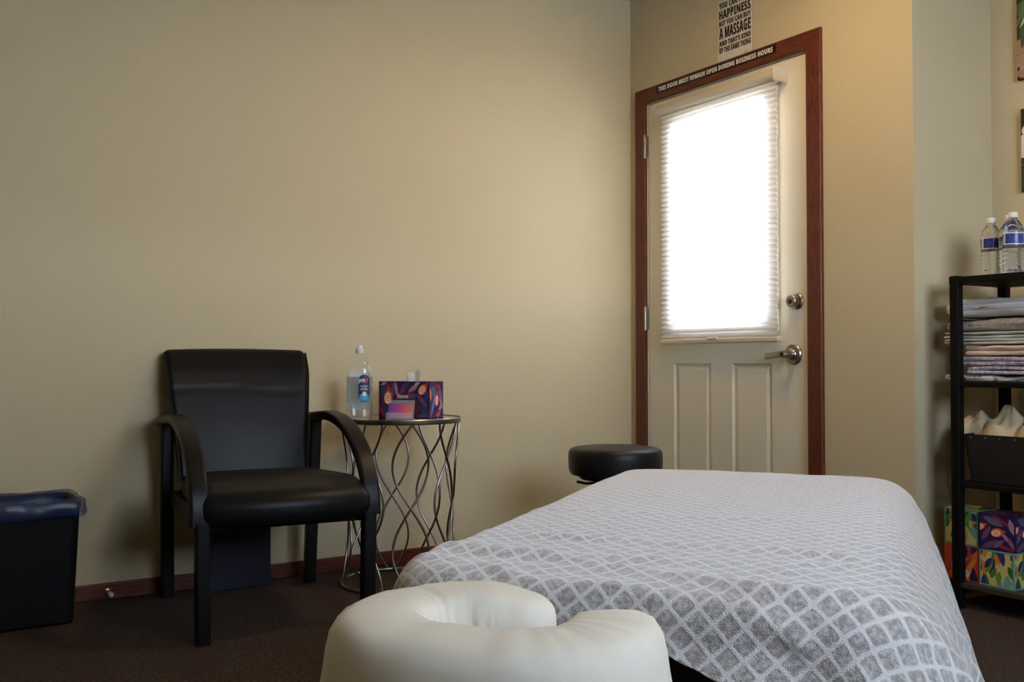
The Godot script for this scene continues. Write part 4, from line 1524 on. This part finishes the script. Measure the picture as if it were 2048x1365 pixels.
func shelf_goods() -> void:
	# bottled water on the top
	var y: float = DECK[3] + 0.0003
	bottle(Vector3(1.716, y, -0.145), -0.35, "clear water bottle with blue label standing nearest the alcove side wall", false)
	bottle(Vector3(1.755, y, -0.21), 0.9, "clear water bottle standing behind the others near the alcove corner", true)
	bottle(Vector3(1.786, y, -0.135), -0.9, "clear water bottle with teal and red label between two blue ones", true)
	bottle(Vector3(1.828, y, -0.085), -0.35, "clear water bottle with blue label standing nearest the shelf front", false)
	# folded linen, bottom to top
	y = DECK[2] - 0.0023
	var dots := Image.create(128, 128, false, Image.FORMAT_RGB8)
	dots.fill(Color(0.8, 0.79, 0.77))
	var rng := RandomNumberGenerator.new()
	rng.seed = 12
	for i in 22:
		oval(dots, rng.randf(), rng.randf(), rng.randf_range(0.04, 0.08), rng.randf_range(0.03, 0.06), rng.randf_range(0, 90), Color(0.1, 0.1, 0.1))
	var spot := tri_uv(colored(M(Color(1, 1, 1), 0.95), ImageTexture.create_from_image(dots)), Vector3(9, 9, 9))
	var lav := cloth_mat(Color.WHITE, [[0.0, Color(0.42, 0.42, 0.52)], [0.5, Color(0.66, 0.64, 0.70)], [0.75, Color(0.82, 0.78, 0.79)], [1.0, Color(0.55, 0.52, 0.62)]], Vector3(5, 5, 5), 0.04)
	var tau := cloth_mat(Color.WHITE, [[0.0, Color(0.46, 0.43, 0.41)], [0.5, Color(0.58, 0.55, 0.52)], [1.0, Color(0.64, 0.61, 0.58)]], Vector3(8, 8, 8), 0.05)
	folded("folded_sheet", "folded white sheet with black spots at the bottom of the linen stack", 1.578, 2.16, y, 0.024, -0.281, -0.066, spot, 1, 61)
	y += 0.024
	folded("folded_sheet", "folded blue grey floral sheet above the black spotted one", 1.675, 2.17, y, 0.030, -0.281, -0.066, lav, 2, 62)
	y += 0.030
	folded("folded_sheet", "folded lavender floral sheet under the peach one", 1.645, 2.16, y, 0.033, -0.281, -0.066, lav, 2, 63)
	y += 0.033
	folded("folded_sheet", "folded pale peach sheet in the middle of the linen stack", 1.655, 2.08, y, 0.036, -0.281, -0.066, cloth_mat(Color(0.88, 0.77, 0.69)), 2, 64)
	y += 0.036
	folded("folded_sheet", "folded sage grey sheet with many thin layers above the peach one", 1.585, 2.16, y, 0.044, -0.281, -0.066, cloth_mat(Color(0.70, 0.70, 0.66)), 4, 65)
	y += 0.044
	folded("folded_blanket", "fuzzy taupe folded blanket under the striped one", 1.585, 2.17, y, 0.046, -0.281, -0.066, tau, 1, 66, "blanket")
	y += 0.048
	folded("folded_blanket", "thick striped white and grey folded blanket topping the linen stack", 1.575, 2.16, y, 0.068, -0.281, -0.066, stripes(), 1, 67, "blanket")
	# basket of cloths on the second tier
	y = DECK[1] - 0.0023
	var t := thing("storage_basket", "black fabric basket full of cream cloths on the shelf", "basket", Vector3(1.93, y, -0.172))
	var m := MB.new()
	var rings := []
	for e in [[0.0, 0.47, 0.24], [0.004, 0.48, 0.25], [0.08, 0.50, 0.262], [0.158, 0.515, 0.272], [0.16, 0.505, 0.262], [0.08, 0.488, 0.25], [0.006, 0.468, 0.238]]:
		rings.append(rrect_ring(0, 0, e[1], e[2], 0.02, e[0]))
	loft(m, rings, true, true)
	obj("body", m, M(Color(0.07, 0.07, 0.072), 0.6), t)
	for k in 10:
		m = MB.new()
		lathe(m, [Vector2(0, 0.002), Vector2(0.0028, 0.0015), Vector2(0.0034, 0.0), Vector2(0, 0.0)], 12, Transform3D(Basis(Vector3.RIGHT, PI / 2), Vector3(-0.225 + 0.05 * k, 0.15, 0.136)))
		obj("eyelet", m, M(Color(0.6, 0.6, 0.58), 0.3, 1.0), t)
	var cream := cloth_mat(Color(0.80, 0.73, 0.60))
	var lab := ["crumpled cream cloth hanging out of the black basket beside the post", "crumpled cream cloth peaked up in the basket", "crumpled cream cloth bunched at the front of the basket", "crumpled cream cloth between two others in the basket", "crumpled cream cloth at the far end of the basket"]
	var k := 0
	for e in [[-0.262, 0.166, 0.022, 0.085, 0.060, 0.072], [-0.146, 0.168, 0.03, 0.096, 0.078, 0.085], [-0.03, 0.167, 0.04, 0.095, 0.070, 0.080], [0.076, 0.167, 0.035, 0.092, 0.086, 0.082], [0.18, 0.167, 0.03, 0.085, 0.078, 0.085]]:
		var nz := noise(7.0, 2, FastNoiseLite.TYPE_SIMPLEX_SMOOTH, 70 + k)
		m = MB.new()
		rings = []
		var nv := 34
		var nu := 96
		var at := Vector3(1.93 + e[0], y + e[1], -0.172 + e[2])
		var turn := 0.6 + 1.1 * k
		for j in range(nv, 0, -1):
			var r := pow(float(j) / nv, 0.8)
			var ring := []
			for i in nu:
				var ph := TAU * i / nu
				var edge: float = 0.88 + 0.10 * sin(3.0 * ph + k) + 0.08 * nz.get_noise_2d(cos(ph) * 0.12, sin(ph) * 0.12)
				var px := cos(ph) * r * edge
				var pz := sin(ph) * r * edge
				var wv := nz.get_noise_2d(px * 0.13 + k, pz * 0.13)
				var f1 := 0.5 + 0.5 * sin(6.0 * (px * cos(turn) + pz * sin(turn)) + 3.0 * wv)
				var f2 := 0.5 + 0.5 * sin(9.0 * (px * cos(turn + 0.7) + pz * sin(turn + 0.7)) - 3.0 * wv + 1.0)
				var up := (1.0 - pow(r, 1.8)) * (0.60 + 0.42 * f1 + 0.14 * f2) + 0.22 * r * (1.2 - r) * (0.7 * f2 + 0.5 * sin(7.0 * ph + 4.0 * wv + k)) - 0.25 * smoothstep(0.85, 1.0, r)
				ring.append(at + Vector3(px * e[3] * 1.06, up * e[4], pz * e[5] * 1.02))
			rings.append(ring)
		loft(m, rings, true, true)
		tag(obj("crumpled_cloth", m, cream), lab[k], "cloth", "cream cloths in the basket")
		k += 1
	folded("folded_towel", "dark blue grey folded towel behind the cream cloths", 1.80, 2.12, y + 0.163, 0.075, -0.295, -0.222, cloth_mat(Color(0.30, 0.31, 0.36)), 3, 68, "towel")
	# tissue cubes on the lowest tier
	y = DECK[0] - 0.0023
	var gr := print_green(3)
	var gr2 := print_green(8)
	var rd := print_red(4)
	var pu := print_purple_cube()
	var s := Vector3(0.122, 0.118, 0.122)
	tissue_box("tissue_cube", "red orange tissue cube under the green one beside the shelf post", Vector3(1.648, y, -0.125), 0.0, s, rd, rd)
	tissue_box("tissue_cube", "green leaf tissue cube stacked on the red orange one", Vector3(1.648, y + 0.1182, -0.125), 0.0, s, gr, gr)
	tissue_box("tissue_cube", "green leaf tissue cube standing under the purple one", Vector3(1.780, y, -0.115), -0.04, s, gr2, gr2)
	tissue_box("tissue_cube", "purple fruit tissue cube stacked on a green one", Vector3(1.777, y + 0.1182, -0.117), 0.03, s, pu, pu)

func pictures() -> void:
	for e in [["canvas_print", "square canvas of green leaves and pebbles on the alcove back wall", 1.637, 1.838, 0.40, 0.46, print_stones()], ["canvas_print", "square canvas of white orchids on black on the alcove back wall", 1.648, 1.43, 0.30, 0.30, print_orchid()]]:
		var t := thing(e[0], e[1], "picture", Vector3(e[2], e[3], CZ))
		var m := MB.new()
		var w: float = e[4]
		var h: float = e[5]
		m.face([Vector3(0, 0, 0.02), Vector3(w, 0, 0.02), Vector3(w, h, 0.02), Vector3(0, h, 0.02)], Vector3.BACK, [Vector2(0, 1), Vector2(1, 1), Vector2(1, 0), Vector2(0, 0)])
		m.face([Vector3(0, 0, 0), Vector3(0, 0, 0.02), Vector3(0, h, 0.02), Vector3(0, h, 0)], Vector3.LEFT, [Vector2(0, 1), Vector2(0.02, 1), Vector2(0.02, 0), Vector2(0, 0)])
		m.face([Vector3(w, 0, 0), Vector3(w, 0, 0.02), Vector3(w, h, 0.02), Vector3(w, h, 0)], Vector3.RIGHT, [Vector2(1, 1), Vector2(0.98, 1), Vector2(0.98, 0), Vector2(1, 0)])
		m.face([Vector3(0, h, 0), Vector3(0, h, 0.02), Vector3(w, h, 0.02), Vector3(w, h, 0)], Vector3.UP, [Vector2(0, 0.02), Vector2(0, 0), Vector2(1, 0), Vector2(1, 0.02)])
		m.face([Vector3(0, 0, 0), Vector3(0, 0, 0.02), Vector3(w, 0, 0.02), Vector3(w, 0, 0)], Vector3.DOWN, [Vector2(0, 0.98), Vector2(0, 1), Vector2(1, 1), Vector2(1, 0.98)])
		obj("canvas", m, colored(M(Color(1, 1, 1), 0.6), e[6]), t)
		for b in [[0.002, 0.002, w - 0.002, 0.02], [0.002, h - 0.02, w - 0.002, h - 0.002]]:
			m = MB.new()
			m.cube(Vector3(b[0], b[1], 0.0002), Vector3(b[2], b[3], 0.019))
			obj("stretcher", m, M(Color(0.6, 0.5, 0.36), 0.7), t)

func ceiling_lamp(at: Vector3) -> void:
	var t := thing("ceiling_light", "flush ceiling light with a warm frosted disc above the massage table", "light", at)
	var m := MB.new()
	lathe(m, [Vector2(0, 0), Vector2(0.17, 0), Vector2(0.17, -0.03), Vector2(0.155, -0.035), Vector2(0.15, -0.02), Vector2(0, -0.02)], 48)
	obj("housing", m, white_m, t)
	m = MB.new()
	lathe(m, [Vector2(0, -0.021), Vector2(0.149, -0.021), Vector2(0.149, -0.027), Vector2(0, -0.028)], 48)
	var gm := M(Color(0.9, 0.88, 0.82), 0.6)
	gm.emission_enabled = true
	gm.emission = Color(1.0, 0.83, 0.60)
	gm.emission_energy_multiplier = 1.0
	obj("diffuser", m, gm, t)
	var l := AreaLight3D.new()
	l.name = "lamp"
	t.add_child(l)
	l.area_size = Vector2(0.26, 0.26)
	l.area_normalize_energy = true
	l.light_color = Color(1.0, 0.83, 0.60)
	l.light_energy = 1.3
	l.shadow_enabled = true
	l.area_range = 12.0
	l.area_attenuation = 2.0
	l.position = Vector3(0, -0.04, 0)
	l.rotation = Vector3(-PI / 2, 0, 0)
